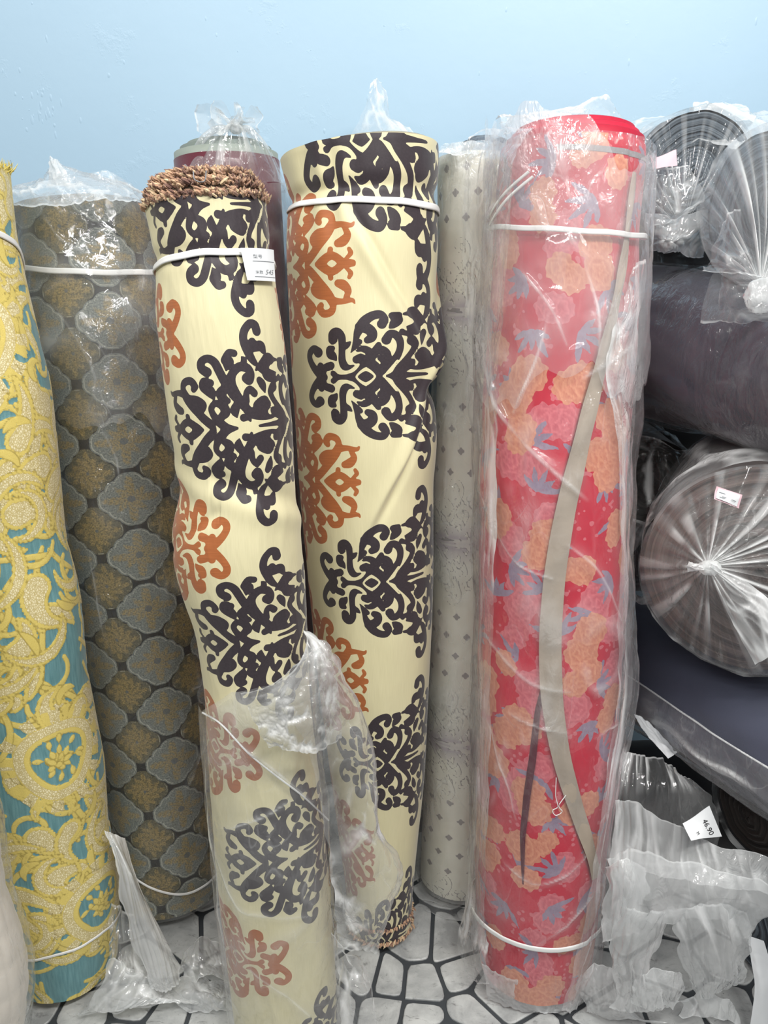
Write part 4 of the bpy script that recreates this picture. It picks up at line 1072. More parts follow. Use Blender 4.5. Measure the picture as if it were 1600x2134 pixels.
R.wrap('film_wrap', M['film_fold'], red, -.0, R.len + .003, -1.95, 2.0, nt=230, nv=440, off=.0055, amp=.010, fu=8, fv=3.6, seed=101, extra=lift, folds=RED_FOLDS)
q = np.array([R.inv(x, y) for x, y in ((1045, 285), (1100, 272), (1152, 262), (1190, 282), (1235, 318), (1290, 345), (1340, 355))]); o_ = np.argsort(q[:, 0])
R.wrap('film_wrap', M['film_soft'], red, 0, .36, -1.95, 1.75, nt=150, nv=230, off=.012, amp=.012, fu=8, fv=4, seed=103, edge=.10, dv0=lambda th: np.interp(th, q[o_, 0], q[o_, 1] - .004))
# slack film left of the roll, a bag of it above, and the long seam fold down the right side
patch('film_side', [[(966, 300, 1.38), (1000, 268, 1.36), (1048, 262, 1.30), (1110, 262, 1.24)], [(962, 380, 1.37), (985, 350, 1.33), (1030, 330, 1.26), (1070, 330, 1.20)],
    [(962, 560, 1.36), (990, 540, 1.31), (1020, 520, 1.24), (1056, 520, 1.18)], [(965, 740, 1.33), (988, 730, 1.28), (1012, 720, 1.22), (1040, 720, 1.17)],
    [(985, 930, 1.28), (998, 920, 1.23), (1008, 910, 1.18), (1030, 910, 1.14)], [(988, 1150, 1.24), (996, 1150, 1.2), (1004, 1150, 1.16), (1022, 1150, 1.12)], [(984, 1400, 1.20), (992, 1400, 1.16), (1000, 1400, 1.12), (1016, 1400, 1.09)], [(976, 1650, 1.17), (986, 1650, 1.13), (996, 1650, 1.10), (1012, 1650, 1.07)], [(962, 1880, 1.13), (976, 1890, 1.10), (992, 1900, 1.07), (1008, 1900, 1.04)], [(950, 1960, 1.11), (970, 1980, 1.08), (990, 1990, 1.05), (1010, 1990, 1.03)], [(972, 2040, 1.06), (988, 2046, 1.045), (1004, 2050, 1.03), (1020, 2050, 1.015)]], 60, 300, M['film'], red, .010, 13, 4, 105)
patch('bag_top', [[(1050, 285, 1.36), (1120, 268, 1.34), (1200, 262, 1.34), (1280, 262, 1.36), (1345, 300, 1.40)], [(1040, 262, 1.40), (1120, 246, 1.41), (1200, 244, 1.42), (1272, 246, 1.42), (1330, 285, 1.44)],
    [(1044, 250, 1.42), (1110, 242, 1.44), (1196, 236, 1.46), (1256, 222, 1.46), (1312, 268, 1.46)], [(1030, 250, 1.44), (1090, 244, 1.46), (1204, 226, 1.48), (1262, 204, 1.48), (1290, 250, 1.48)]], 120, 46, M['film_soft'], red, .008, 18, 14, 107)
patch('film_seam', [[(1318, 560, 1.17), (1330, 550, 1.18), (1345, 540, 1.2)], [(1300, 640, 1.16), (1322, 660, 1.17), (1338, 680, 1.2)], [(1268, 760, 1.13), (1296, 790, 1.15), (1328, 800, 1.2)], [(1286, 900, 1.13), (1310, 920, 1.15), (1322, 950, 1.2)],
    [(1292, 1100, 1.12), (1306, 1110, 1.14), (1318, 1120, 1.17)], [(1290, 1300, 1.10), (1308, 1310, 1.12), (1326, 1320, 1.16)], [(1288, 1450, 1.08), (1310, 1440, 1.10), (1332, 1430, 1.14)], [(1268, 1600, 1.05), (1290, 1590, 1.06), (1310, 1580, 1.1)],
    [(1244, 1760, 1.02), (1262, 1750, 1.03), (1276, 1740, 1.06)], [(1222, 1900, .995), (1244, 1900, 1.0), (1258, 1900, 1.03)], [(1196, 2010, .985), (1222, 2010, .99), (1240, 2010, 1.02)], [(1172, 2112, .985), (1196, 2114, .99), (1216, 2104, 1.02)]], 50, 300, M['film_soft'], red, .009, 30, 4, 109)
patch('film_foot', [[(1004, 2010, 1.03), (1060, 2040, 1.01), (1120, 2050, 1.0), (1190, 2040, 1.01)], [(1012, 2060, 1.03), (1070, 2085, 1.01), (1130, 2096, 1.0), (1190, 2086, 1.01)], [(1020, 2096, 1.03), (1080, 2112, 1.01), (1140, 2118, 1.0), (1196, 2112, 1.01)]], 90, 34, M['film_scrap'], red, .006, 20, 14, 111)

# ---- ivory roll with lilac scrolls, between the damask and the red roll
R = IV = Roll([(312, 912), (700, 912), (1000, 904), (1300, 898), (1600, 884), (1880, 874)], [(312, 1072), (700, 1062), (1000, 1048), (1300, 1040), (1600, 1034), (1880, 1026)], 1.32, 1.51, top=310)
R.disp = wrinkle(.002, 2, 4, 121)
ivory = thing('fabric_roll', R.base(), 'ivory roll with lilac scrolls between the damask and red rolls', 'fabric roll', 'upright rolls of fabric')
T, V = R.grid(110, 420); u, v, cl = attrs_uv(T, V, R)
uo, vo = R.inv(985, 650); ln, li = ivory_fields(u + .09, v - vo + .52)
grid('cloth', R.at(T, V), M['ivory'], ivory, dict(cloth=cl, line=ln.ravel(), lilac=li.ravel()))
R.cap('rolled_end', M['cream_end'], ivory, True, seed=4); R.cap('rolled_end', M['cream_end'], ivory, False, seed=3)
R.wrap('film_wrap', M['film_soft'], ivory, -.012, R.len, -1.9, 1.9, nt=100, nv=360, off=.005, amp=.009, fu=14, fv=3.2, seed=123, edge=.01)
patch('bag_top', [[(915, 322, 1.44), (950, 326, 1.42), (985, 318, 1.43), (1030, 312, 1.45)], [(918, 304, 1.47), (945, 306, 1.47), (985, 300, 1.48), (1025, 296, 1.49)], [(925, 302, 1.50), (948, 298, 1.51), (1000, 292, 1.52), (1022, 292, 1.52)]], 60, 26, M['film_soft'], ivory, .005, 24, 14, 125)
patch('film_foot', [[(872, 1870, 1.27), (920, 1890, 1.25), (975, 1890, 1.24)], [(874, 1900, 1.25), (925, 1925, 1.23), (985, 1925, 1.22)], [(884, 1925, 1.235), (930, 1950, 1.21), (985, 1952, 1.20)]], 60, 34, M['film'], ivory, .007, 18, 12, 127)

# ---- rolls that stand behind, only their tops showing
def behind(label, left, right, Yb, Yt, body, end, seed):
    R = Roll(left, right, Yb, Yt, top=left[0][0]); R.disp = wrinkle(.0015, 2, 4, seed)
    root = thing('fabric_roll', R.base(), label, 'fabric roll', 'upright rolls of fabric'); T, V = R.grid(60, 90)
    grid('cloth', R.at(T, V), body, root)
    R.cap('rolled_end', end, root, True, seed=seed, rise=.012); R.cap('rolled_end', end, root, False, seed=seed)
    return R, root
M['wine'] = cloth('wine_velvet', (104, 34, 52), .6, .3)
M['sage_end'] = rolled_mat('sage_rolled_end', (112, 124, 118), (160, 168, 158), 120)
WN, wine = behind('wine red roll in a knotted clear bag behind the frayed damask roll', [(312, 362), (700, 400), (1900, 520)], [(312, 580), (700, 600), (1900, 700)], 1.40, 1.57, M['wine'], M['sage_end'], 131)
c = WN.C[0]; up = -WN.a[0]
th = np.linspace(0, 2 * np.pi, 90, endpoint=False)
for k, (f, h) in enumerate(((.98, .012), (.86, .022), (.72, .030))):      # the sage cloth wound inside
    ring = lambda fr_, hh: c + up * hh + WN.r[0] * fr_ * (np.sin(th)[:, None] * WN.e1[0] + np.cos(th)[:, None] * WN.e2[0])
    grid('winding', np.array([ring(f, -.01), ring(f, h), ring(f - .06, h + .002), ring(f - .1, 0)]), M['sage_end'], wine, {'ring': np.full(360, f * .1)}, wrap=True)
kn = at(492, 264, 1.50)
rim = [WN.at(t, .05 + .004 * math.sin(5 * t), .012) for t in np.linspace(0, 2 * np.pi, 20, endpoint=False)]
gather('bag_neck', rim, kn, M['film'], wine, 22, 50, .010, 133, .026, out=(0, 0, 1))
WN.wrap('film_wrap', M['film'], wine, .045, .75, -1.9, 2.1, nt=110, nv=130, off=.010, amp=.012, fu=14, fv=4, seed=135, edge=.02)
def tuft(root, base, pts, seed, mat=None, w=.03):
    """a loose gathered end of film that fans out from a knot"""
    base = np.array(base)
    for k, p in enumerate(pts):
        tip = at(*p); d = tip - base; L = np.linalg.norm(d); s = nrm(np.cross(d, (0, 1, 0))) ; n_ = nrm(np.cross(s, d))
        rows = []
        for f in np.linspace(0, 1, 5):
            ww = w * (.12 + f) * (.6 if f > .9 else 1)
            rows.append([base + d * f + s * ww * g + n_ * ww * .5 * math.cos(g * 3 + k + f) for g in (-1, -.4, .3, 1)])
        patch('bag_end', rows, 36, 34, mat or M['film_soft'], root, .006, 26, 16, seed + k, ctrl_world=True)
tuft(wine, kn, [(408, 246, 1.46), (440, 236, 1.47), (480, 236, 1.46), (506, 232, 1.48), (540, 250, 1.46)], 140)
blob('bag_knot', kn, .012, M['film_white'], wine, 3)

NV, navy = behind('navy roll peeping over the ivory roll at the back', [(284, 962), (1900, 930)], [(284, 1062), (1900, 1010)], 1.52, 1.68, cloth('navy_cloth', (44, 62, 84), .7), rolled_mat('navy_rolled_end', (28, 40, 58), (60, 80, 100)), 151)
PK, pack = behind('film bagged roll behind the middle damask roll, only its spike of film showing', [(285, 742), (1900, 760)], [(285, 850), (1900, 850)], 1.54, 1.675, cloth('pale_cloth', (206, 204, 196), .7), M['cream_end'], 153)
patch('bag_spike', [[(722, 296, 1.56), (780, 292, 1.53), (830, 290, 1.53), (872, 292, 1.56)], [(742, 262, 1.58), (782, 262, 1.56), (815, 262, 1.56), (850, 272, 1.58)], [(756, 225, 1.60), (780, 226, 1.59), (802, 232, 1.59), (822, 256, 1.60)], [(770, 190, 1.62), (782, 192, 1.615), (796, 200, 1.615), (808, 236, 1.62)], [(778, 168, 1.63), (786, 167, 1.63), (794, 172, 1.63), (800, 200, 1.63)]], 70, 90, M['film_soft'], pack, .009, 22, 12, 155)
YB, yback = behind('yellow ochre roll behind the red roll at the top right', [(296, 1292), (1900, 1135)], [(296, 1372), (1900, 1203)], 1.60, 1.685, cloth('ochre_cloth', (216, 178, 92), .7), M['yellow_end'], 157)
patch('bag_top', [[(1300, 312, 1.58), (1340, 305, 1.57), (1380, 310, 1.57), (1410, 320, 1.58)], [(1296, 280, 1.60), (1340, 270, 1.60), (1385, 262, 1.60), (1420, 268, 1.61)], [(1300, 262, 1.63), (1345, 248, 1.63), (1390, 244, 1.63), (1430, 246, 1.64)]], 60, 40, M['film_soft'], yback, .006, 18, 16, 159)

# ================================================================ the pile of lying rolls at the right
slate, plum, blueg, umber, coal = (cloth(n, c, .7, .2) for n, c in (('slate_cloth', (58, 66, 76)), ('plum_grey_cloth', (62, 57, 70)), ('blue_grey_cloth', (74, 78, 96)), ('umber_cloth', (64, 51, 47)), ('charcoal_cloth', (30, 30, 34))))
e_slate = rolled_mat('slate_rolled_end', (40, 48, 58), (112, 122, 130), 330)
e_umber = rolled_mat('umber_rolled_end', (48, 36, 34), (98, 82, 76), 240)
e_coal = rolled_mat('charcoal_rolled_end', (18, 17, 18), (54, 48, 44), 260)
e_plum = rolled_mat('plum_rolled_end', (50, 46, 58), (92, 86, 100), 240)
GR = 'rolls piled on their sides'

# first from the bottom: rolls lying near the floor
L1 = Lying((.74, 1.13, .105), (1, .1, 0), .5, .10, seed=1)
r1 = L1.build('slate roll lying on the floor at the bottom right edge', body=slate, end=e_slate, group=GR)
L2 = Lying((.56, 1.46, .13), (1, 0, 0), .8, .125, seed=2)
r2 = L2.build('charcoal roll on the floor against the wall under the pile', body=coal, end=e_coal, group=GR)
L4 = Lying(at(1565, 1700, 1.16), (.9, .43, 0), .6, .080, seed=4)
r4 = L4.build('dark striped roll end under the blue grey roll', body=coal, end=e_coal, group=GR)
L4.wrap(r4, M['film'], seed=7, amp=.008)

# blue grey roll with the film turned back
A_, B_ = at(1290, 1346, 1.48), at(1690, 1580, 1.07)
G = Lying(A_, B_ - A_, float(np.linalg.norm(B_ - A_)) + .3, .122, seed=5, wob=.006)
g = G.build('blue grey roll lying aslant with clear film turned back', body=blueg, end=e_plum, group=GR)
G.wrap(g, M['film'], off=.006, amp=.008, p0=-math.pi * .6, p1=math.pi * .08, seed=9, fu=16, fv=2.5)
t = np.linspace(0, G.L, 160)
mesh('film_hem', *tube(G.at(math.pi * .08 + .02 * np.sin(t * 14), t, .010), .0018, 6), M['film_white'], g)

# brown black roll end beside the red roll, with dark filler roll behind and below
K1 = Lying((.54, 1.58, .73), (1, 0, 0), .6, .10, seed=6)
k1 = K1.build('black roll deep in the pile under the brown roll end', body=coal, end=e_coal, group=GR)
K2 = Lying((.60, 1.64, 1.0), (1, 0, 0), .5, .075, seed=16)
k2 = K2.build('black roll deep in the pile behind the large brown end', body=coal, end=e_coal, group=GR)
E = Lying(at(1352, 1006, 1.43), (0, 1, 0), .17, .092, seed=7)
e = E.build('dark brown roll end in torn film beside the red roll', body=umber, end=e_coal, group=GR)
E.wrap(e, M['film'], t0=-.012, off=.006, amp=.012, seed=11, fu=12, fv=9)
patch('film_tail', [[(1330, 905, 1.38), (1372, 915, 1.36), (1420, 940, 1.36), (1444, 930, 1.40)], [(1330, 960, 1.36), (1366, 960, 1.35), (1400, 960, 1.35), (1440, 990, 1.37)], [(1325, 1060, 1.34), (1365, 1060, 1.335), (1395, 1030, 1.34), (1425, 1030, 1.35)], [(1312, 1160, 1.32), (1345, 1120, 1.32), (1375, 1100, 1.32), (1400, 1060, 1.34)]], 60, 70, M['film_tight'], e, .014, 14, 10, 171)
patch('film_tail', [[(1316, 1080, 1.33), (1350, 1090, 1.32), (1380, 1090, 1.32)], [(1308, 1150, 1.32), (1330, 1170, 1.31), (1370, 1180, 1.31)], [(1306, 1200, 1.31), (1330, 1225, 1.30), (1380, 1235, 1.30)], [(1312, 1250, 1.30), (1340, 1262, 1.29), (1382, 1248, 1.29)]], 60, 60, M['film'], e, .012, 14, 12, 172)

# big brown roll end tied in film
Fc = at(1588, 1196, 1.09)
Fr = Lying(Fc, (.40, .91, .0), .24, .178, seed=8, wob=.004)
f = Fr.build('large brown roll end in a tied film bag with a pink tag', body=umber, end=e_umber, group=GR, nb=(50, 120), rings=24)
kn = at(1478, 1180, 1.015)
gather('film_bag', Fr.rim(-.006, .006, 30), kn, M['film'], f, 30, 60, .011, 181, .012, out=(-.25, -.95, .1), per=420)
Fr.wrap(f, M['film'], t0=-.006, off=.006, amp=.006, seed=13)
blob('bag_knot', kn + np.array([-.002, -.006, 0]), .014, M['film_white'], f, 5, (1.15, .8, .8))
patch('bag_end', [[(1466, 1176, 1.00), (1468, 1182, 1.00), (1470, 1188, 1.0)], [(1450, 1172, .995), (1452, 1182, .99), (1454, 1192, .995)], [(1434, 1170, .99), (1434, 1182, .985), (1438, 1196, .99)]], 26, 24, M['film_white'], f, .005, 30, 24, 183)
patch('bag_end', [[(1480, 1170, 1.0), (1486, 1180, 1.0), (1478, 1190, 1.0)], [(1530, 1200, .985), (1515, 1225, .975), (1500, 1235, .985)], [(1590, 1240, .97), (1565, 1280, .96), (1530, 1300, .975)], [(1640, 1290, .955), (1615, 1350, .945), (1575, 1380, .96)]], 50, 80, M['film_soft'], f, .010, 26, 8, 184)
def flat_tag(name, corners, mat, root, n=6, bend=.002):
    K = np.array([at(*p) for p in corners]); s, t = np.meshgrid(np.linspace(0, 1, n), np.linspace(0, 1, n)); s = s[..., None]; t = t[..., None]
    P = (K[0] * (1 - s) + K[1] * s) * (1 - t) + (K[3] * (1 - s) + K[2] * s) * t
    nn = nrm(np.cross(K[1] - K[0], K[3] - K[0])); P = P + nn * bend * np.sin(s * 5 + t * 3)
    o = grid(name, P, mat, root)
    def place(x, y, lift=.0012):
        x = np.asarray(x)[..., None]; y = np.asarray(y)[..., None]
        q = (K[0] * (1 - x) + K[1] * x) * (1 - y) + (K[3] * (1 - x) + K[2] * x) * y
        m_ = nn if np.dot(nn, -K[0] + [0, 0, EYE]) > 0 else -nn
        return q + nn * bend * np.sin(x * 5 + y * 3) + m_ * lift
    return o, place
ft = [(1493, 1013, 1.03), (1545, 1031, 1.03), (1541, 1060, 1.025), (1488, 1040, 1.025)]
pt_, _ = flat_tag('paper_tag', ft, M['pinkpaper'], f); pt_['label'] = 'small pink edged paper tag'
_, pl = flat_tag('tag_face', [(1497, 1017, 1.029), (1541, 1032, 1.029), (1537, 1056, 1.024), (1492, 1038, 1.024)], M['paper'], pt_)
for x0, x1, y0 in ((.08, .36, .30), (.22, .40, .62), (.62, .86, .62), (.12, .34, .74)):
    s = np.linspace(x0, x1, 6); grid('print_line', np.array([pl(s, 0 * s + y0), pl(s, 0 * s + y0 + .05)]), M['ink'], pt_)

# big plum grey roll across the pile
A_, B_ = at(1318, 708, 1.52), at(1708, 778, 1.18)
D = Lying(A_, B_ - A_, float(np.linalg.norm(B_ - A_)) + .3, .138, seed=9, wob=.006)
d = D.build('plum grey roll lying across the pile in thin film', body=plum, end=e_plum, group=GR)
D.wrap(d, M['film_dark'], off=.004, amp=.007, p0=-math.pi * .55, p1=math.pi * .7, seed=15, fu=5, fv=3.5)

# dark folded roll, striped roll end and the tied grey roll on top
Cc = Lying(at(1330, 548, 1.57), (1, 0, 0), .34, .046, seed=10)
c_ = Cc.build('slim charcoal roll squeezed between the plum roll and the striped end', body=coal, end=e_coal, group=GR)
Cc.wrap(c_, M['film'], off=.006, amp=.014, seed=17, fu=12, fv=10)
A = Lying(at(1438, 366, 1.44), (.10, .99, .0), .17, .100, 1.0, seed=11)
a_ = A.build('striped slate roll end in film at the top of the pile', body=slate, end=e_slate, group=GR, rings=26)
A.wrap(a_, M['film'], t0=-.004, off=.005, amp=.006, seed=19)
gather('film_bag', A.rim(-.004, .005, 24), at(1424, 470, 1.37), M['film_tight'], a_, 34, 44, .005, 187, .006, out=(-.2, -.98, 0), per=300)
patch('film_tail', [[(1345, 356, 1.36), (1395, 348, 1.345), (1436, 342, 1.34)], [(1344, 400, 1.35), (1400, 400, 1.33), (1452, 372, 1.33)], [(1350, 440, 1.34), (1410, 440, 1.32), (1476, 412, 1.33)], [(1362, 470, 1.335), (1410, 462, 1.325), (1462, 430, 1.33)]], 60, 60, M['film_soft'], a_, .010, 14, 12, 189)
patch('film_tail', [[(1348, 446, 1.37), (1400, 450, 1.345), (1450, 440, 1.345), (1490, 440, 1.37)], [(1344, 480, 1.36), (1400, 480, 1.33), (1450, 474, 1.33), (1482, 480, 1.36)], [(1348, 512, 1.36), (1396, 506, 1.32), (1440, 504, 1.33), (1470, 510, 1.35)], [(1350, 528, 1.37), (1400, 530, 1.34), (1440, 540, 1.35), (1468, 538, 1.37)]], 90, 70, M['film_scrap'], a_, .014, 14, 12, 190)
tg2, _ = flat_tag('paper_tag', [(1367, 328, 1.335), (1408, 312, 1.335), (1412, 344, 1.33), (1366, 352, 1.33)], M['pinkpaper'], a_); tg2['label'] = 'pale pink paper tag'
Bc = Lying(at(1618, 432, 1.22), (.78, .62, 0), .32, .110, 1.0, seed=12)
b_ = Bc.build('grey roll in a film bag tied with a big knot at the right edge', body=slate, end=e_slate, group=GR, rings=22)
kb = at(1588, 586, 1.10)
gather('film_bag', Bc.rim(-.006, .010, 26), kb, M['film_soft'], b_, 26, 60, .016, 191, .02, out=(-.2, -.97, .1), per=360)
Bc.wrap(b_, M['film'], t0=-.006, off=.008, amp=.008, seed=21)
blob('bag_knot', at(1588, 616, 1.085), .022, M['film_scrap'], b_, 7, (1, .7, 1.1))
patch('bag_end', [[(1592, 580, 1.10), (1590, 590, 1.095), (1600, 600, 1.09), (1612, 596, 1.09)], [(1510, 560, 1.13), (1530, 600, 1.115), (1570, 630, 1.10), (1640, 630, 1.09)], [(1478, 575, 1.15), (1500, 625, 1.13), (1550, 655, 1.11), (1640, 660, 1.10)], [(1464, 672, 1.16), (1500, 676, 1.14), (1550, 678, 1.12), (1640, 672, 1.11)]], 90, 80, M['film'], b_, .012, 16, 10, 193)
patch('bag_end', [[(1540, 430, 1.19), (1520, 440, 1.20), (1500, 470, 1.22)], [(1560, 520, 1.14), (1520, 520, 1.16), (1480, 540, 1.2)], [(1586, 580, 1.10), (1530, 570, 1.13), (1466, 570, 1.18)]], 60, 60, M['film'], b_, .012, 16, 10, 195)

# ================================================================ loose film and paper
def scrap(name, label, cat, nets, seed, mat, group=None, amp=.012, fu=12, fv=9, n=(90, 80)):
    first = np.array([at(*p) for row in nets[0][0] for p in row]); c = first.mean(0)
    root = thing(name, (c[0], c[1], max(0, first[:, 2].min())), label, cat, group)
    for k, (net, mt) in enumerate(nets): patch('film_sheet', net, n[0], n[1], mt or mat, root, amp, fu, fv, seed + 3 * k, rag=.012)
    return root
s0 = scrap('plastic_film', 'cream shiny film bunched on top of the pile behind the dark roll ends', 'plastic film', [
  ([[(1430, 300, 1.44), (1500, 300, 1.42), (1560, 330, 1.40), (1630, 330, 1.36)], [(1440, 262, 1.52), (1500, 262, 1.50), (1560, 280, 1.48), (1630, 280, 1.46)], [(1444, 238, 1.58), (1500, 236, 1.57), (1560, 246, 1.56), (1630, 244, 1.55)], [(1448, 222, 1.62), (1506, 220, 1.62), (1560, 242, 1.62), (1630, 238, 1.62)]], None),
  ([[(1446, 250, 1.50), (1500, 244, 1.49), (1570, 262, 1.46)], [(1450, 228, 1.54), (1512, 216, 1.54), (1575, 250, 1.52)], [(1460, 224, 1.58), (1510, 222, 1.58), (1580, 244, 1.58)]], None)], 301, M['film_scrap'], None, .010, 16, 14, (90, 50))
GF = 'loose plastic film at the foot of the pile'
s1 = scrap('plastic_film', 'grey clear film spilling from under the blue grey roll', 'plastic film', [
  ([[(1290, 1560, 1.10), (1340, 1570, 1.10), (1400, 1590, 1.12), (1440, 1630, 1.13)], [(1270, 1640, 1.06), (1340, 1640, 1.05), (1420, 1640, 1.07), (1480, 1660, 1.10)], [(1262, 1720, 1.04), (1340, 1720, 1.02), (1420, 1720, 1.04), (1500, 1700, 1.08)], [(1262, 1790, 1.03), (1340, 1800, 1.0), (1420, 1810, 1.02), (1500, 1800, 1.06)]], None),
  ([[(1280, 1660, 1.03), (1350, 1690, 1.0), (1430, 1730, 1.0), (1500, 1760, 1.0), (1620, 1790, 1.0)], [(1274, 1730, 1.02), (1350, 1760, .985), (1430, 1790, .985), (1510, 1800, .985), (1620, 1830, .98)], [(1268, 1800, 1.01), (1350, 1820, .975), (1440, 1840, .97), (1520, 1850, .97), (1620, 1870, .97)]], M['film_scrap'])], 201, M['film'], GF, fu=26, fv=4, amp=.009)
s2 = scrap('plastic_film', 'broad milky film draped over the heap at the right', 'plastic film', [
  ([[(1266, 1790, .985), (1330, 1780, .97), (1420, 1800, .965), (1520, 1820, .965), (1620, 1850, .96)], [(1272, 1850, .975), (1330, 1850, .95), (1420, 1850, .945), (1520, 1860, .945), (1620, 1900, .945)], [(1270, 1900, .97), (1330, 1905, .94), (1420, 1900, .935), (1520, 1890, .935), (1580, 1930, .94)], [(1280, 1930, .975), (1330, 1930, .945), (1400, 1930, .94), (1500, 1920, .94), (1560, 1960, .945)]], None),
  ([[(1262, 1800, 1.0), (1300, 1790, .97), (1340, 1810, .965)], [(1266, 1850, .97), (1300, 1840, .95), (1350, 1860, .95)], [(1258, 1900, .97), (1296, 1910, .95), (1340, 1910, .955)], [(1254, 1960, .97), (1290, 1960, .955), (1330, 1950, .96)]], M['film_torn'])], 211, M['film_scrap'], GF, amp=.009, fu=18, fv=5)
s3 = scrap('plastic_bag', 'hanging milky bag with a blunt end in the heap at the right', 'plastic bag', [
  ([[(1392, 1890, .95), (1440, 1890, .935), (1500, 1890, .935), (1560, 1900, .95)], [(1400, 1930, .945), (1450, 1940, .925), (1510, 1940, .925), (1562, 1950, .945)], [(1412, 1980, .945), (1460, 1990, .92), (1515, 1990, .92), (1560, 2000, .945)], [(1430, 2040, .945), (1470, 2050, .925), (1520, 2045, .925), (1556, 2030, .945)], [(1450, 2070, .955), (1474, 2078, .945), (1500, 2072, .945), (1552, 2044, .955)]], None)], 221, M['film_scrap'], GF, amp=.007, fu=20, fv=4)
s4 = scrap('plastic_bag', 'twisted white bag falling beside the foot of the red roll', 'plastic bag', [
  ([[(1290, 1890, .96), (1330, 1890, .945), (1380, 1900, .94), (1395, 1920, .955)], [(1276, 1950, .955), (1320, 1950, .935), (1360, 1960, .935), (1376, 1980, .95)], [(1270, 2000, .955), (1310, 2010, .93), (1344, 2010, .935), (1358, 2020, .95)], [(1290, 2060, .95), (1316, 2064, .935), (1340, 2060, .935), (1350, 2060, .95)], [(1270, 2104, .96), (1320, 2112, .945), (1370, 2110, .94), (1420, 2090, .955)]], None),
  ([[(1326, 2040, .94), (1350, 2030, .935), (1400, 2020, .94), (1430, 2040, .955)], [(1318, 2070, .935), (1360, 2066, .925), (1400, 2060, .93), (1432, 2066, .95)], [(1316, 2100, .94), (1360, 2110, .93), (1400, 2104, .935), (1410, 2110, .95)]], None)], 231, M['film_torn'], GF, amp=.010, fu=22, fv=5)
s5 = scrap('plastic_film', 'flat cream film loops along the floor at the lower right', 'plastic film', [
  ([[(1210, 2030, 1.01), (1240, 2010, 1.0), (1280, 2020, 1.0), (1300, 2050, 1.01)], [(1206, 2060, 1.0), (1240, 2050, .985), (1280, 2055, .985), (1300, 2070, 1.0)], [(1214, 2100, 1.0), (1250, 2106, .985), (1300, 2110, .98), (1330, 2118, .985)], [(1216, 2116, 1.005), (1260, 2124, .99), (1320, 2130, .98), (1380, 2130, .98)]], None),
  ([[(1420, 2080, .99), (1460, 2070, .98), (1510, 2082, .98), (1535, 2100, .985)], [(1424, 2092, .985), (1470, 2094, .97), (1510, 2096, .975), (1540, 2116, .98)], [(1410, 2112, .98), (1460, 2120, .965), (1510, 2128, .965), (1540, 2140, .97)]], None)], 241, M['film_scrap'], GF, amp=.007, fu=16, fv=8)
pz = flat = None
# torn white label with its price, tucked in the film
lab = thing('paper_label', at(1460, 1715, 1.0), 'torn white label printed 46.90 on the film heap', 'label')
lo, pl = flat_tag('label_sheet', [(1422, 1716, 1.0), (1478, 1680, 1.01), (1504, 1742, 1.0), (1440, 1752, .975)], M['paper'], lab, 8, .004)
pp = lambda x, y: (x, y)
def lab_place(px, py, ang, sc):
    """print that runs down the label: a start point in the picture, an angle and a size"""
    ca, sa = math.cos(ang), math.sin(ang)
    K = np.array([(1422, 1716), (1478, 1680), (1504, 1742), (1440, 1752)], float)
    def g_(x, y):
        X = px + sc * (x * ca + y * sa); Y = py + sc * (x * sa - y * ca); out = []
        for a, b in zip(np.atleast_1d(X), np.atleast_1d(Y)):
            s, t = .5, .5
            for _ in range(12):
                q = (K[0]*(1-s)+K[1]*s)*(1-t)+(K[3]*(1-s)+K[2]*s)*t; ds = (K[1]-K[0])*(1-t)+(K[2]-K[3])*t; dt = (K[3]-K[0])*(1-s)+(K[2]-K[1])*s
                e_ = np.array([a, b]) - q; dd = np.linalg.solve(np.array([ds, dt]).T, e_); s += dd[0]; t += dd[1]
            out.append((s, t))
        out = np.array(out); return pl(out[:, 0], out[:, 1])
    return g_
lettering('46.90', 1, lab_place(1463, 1712, rad(62), 15.5), M['black_ink'], lo)
lettering('M', 1, lab_place(1450, 1736, rad(62), 9), M['black_ink'], lo)
pw = thing('crumpled_paper', at(1372, 1540, 1.2), 'crumpled white paper under the blue grey roll', 'paper')
patch('paper_sheet', [[(1322, 1488, 1.20), (1336, 1490, 1.21), (1352, 1500, 1.22)], [(1336, 1512, 1.19), (1356, 1518, 1.20), (1376, 1526, 1.21)], [(1362, 1544, 1.18), (1384, 1548, 1.19), (1400, 1556, 1.20)], [(1396, 1580, 1.17), (1406, 1572, 1.18), (1412, 1566, 1.19)]], 30, 50, M['paper'], pw, .007, 16, 12, 251)
ps = thing('paper_strip', on_floor(1580, 2110), 'long white paper strip hanging at the lower right edge', 'paper')
patch('paper_sheet', [[(1558, 1950, 1.00), (1572, 1954, 1.0), (1590, 1960, 1.0)], [(1564, 2000, .985), (1580, 2004, .98), (1606, 2010, .985)], [(1572, 2060, .97), (1590, 2064, .965), (1612, 2070, .97)], [(1562, 2140, .965), (1590, 2150, .96), (1612, 2150, .965)]], 20, 60, M['paper'], ps, .003, 10, 6, 253)
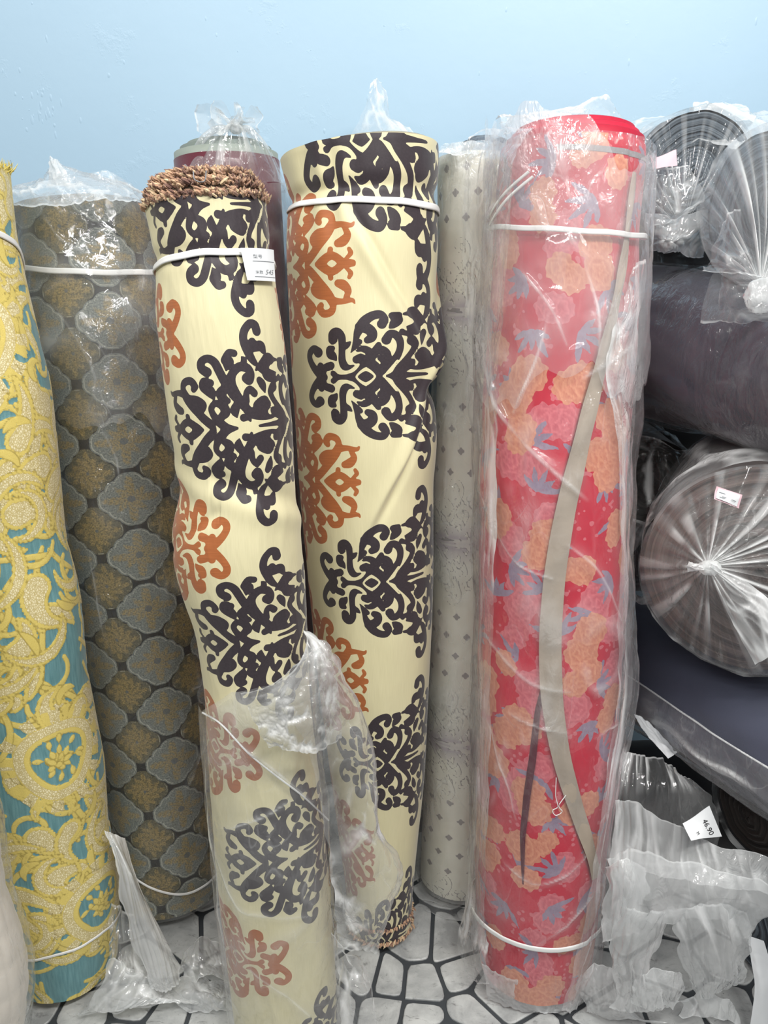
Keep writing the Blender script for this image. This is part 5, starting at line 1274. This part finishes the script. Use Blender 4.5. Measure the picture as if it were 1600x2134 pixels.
# film left of the front roll
t1 = scrap('plastic_film', 'torn strip of film standing between the yellow and grey rolls', 'plastic film', [
  ([[(222, 1730, 1.10), (232, 1728, 1.11), (262, 1740, 1.12)], [(240, 1800, 1.07), (262, 1790, 1.075), (298, 1850, 1.09)], [(254, 1890, 1.04), (290, 1880, 1.04), (330, 1920, 1.06)], [(280, 1980, 1.02), (320, 1970, 1.015), (362, 1990, 1.04)], [(318, 2060, 1.01), (346, 2060, 1.005), (378, 2034, 1.03)]], None)], 261, M['film_torn'], None, .007, 30, 3, (50, 120))
t2 = scrap('plastic_film', 'clear film lying round the foot of the yellow lace roll', 'plastic film', [
  ([[(236, 1880, 1.10), (262, 1900, 1.10), (290, 1920, 1.11)], [(226, 1960, 1.05), (264, 1970, 1.045), (310, 1990, 1.06)], [(218, 2030, 1.01), (262, 2030, .995), (330, 2040, 1.02)], [(190, 2070, 1.01), (250, 2074, .995), (320, 2066, 1.02)], [(150, 2112, 1.00), (230, 2118, .985), (340, 2090, 1.01)]], None),
  ([[(230, 2000, 1.02), (300, 2030, 1.02), (350, 2056, 1.04), (400, 2060, 1.06)], [(200, 2060, .99), (280, 2074, .985), (350, 2080, 1.0), (430, 2084, 1.02)], [(160, 2120, .98), (250, 2106, .975), (330, 2090, .99), (420, 2096, 1.01)]], M['film_scrap'])], 271, M['film'], None, .011, 16, 10)
t3 = scrap('plastic_film', 'crumpled film heap between the grey roll and the front roll', 'plastic film', [
  ([[(380, 1984, 1.10), (410, 1960, 1.12), (440, 1958, 1.13), (478, 1966, 1.13)], [(376, 2010, 1.07), (410, 2000, 1.075), (446, 2000, 1.08), (484, 2010, 1.08)], [(384, 2050, 1.05), (420, 2040, 1.045), (450, 2040, 1.05), (490, 2046, 1.06)]], None),
  ([[(352, 2054, 1.05), (400, 2030, 1.06), (440, 2040, 1.06), (490, 2050, 1.06)], [(350, 2070, 1.03), (400, 2066, 1.02), (450, 2070, 1.02), (496, 2080, 1.03)], [(390, 2104, 1.01), (430, 2110, 1.0), (460, 2110, 1.0), (500, 2110, 1.0)]], M['film_scrap'])], 281, M['film_scrap'], None, .012, 14, 12)
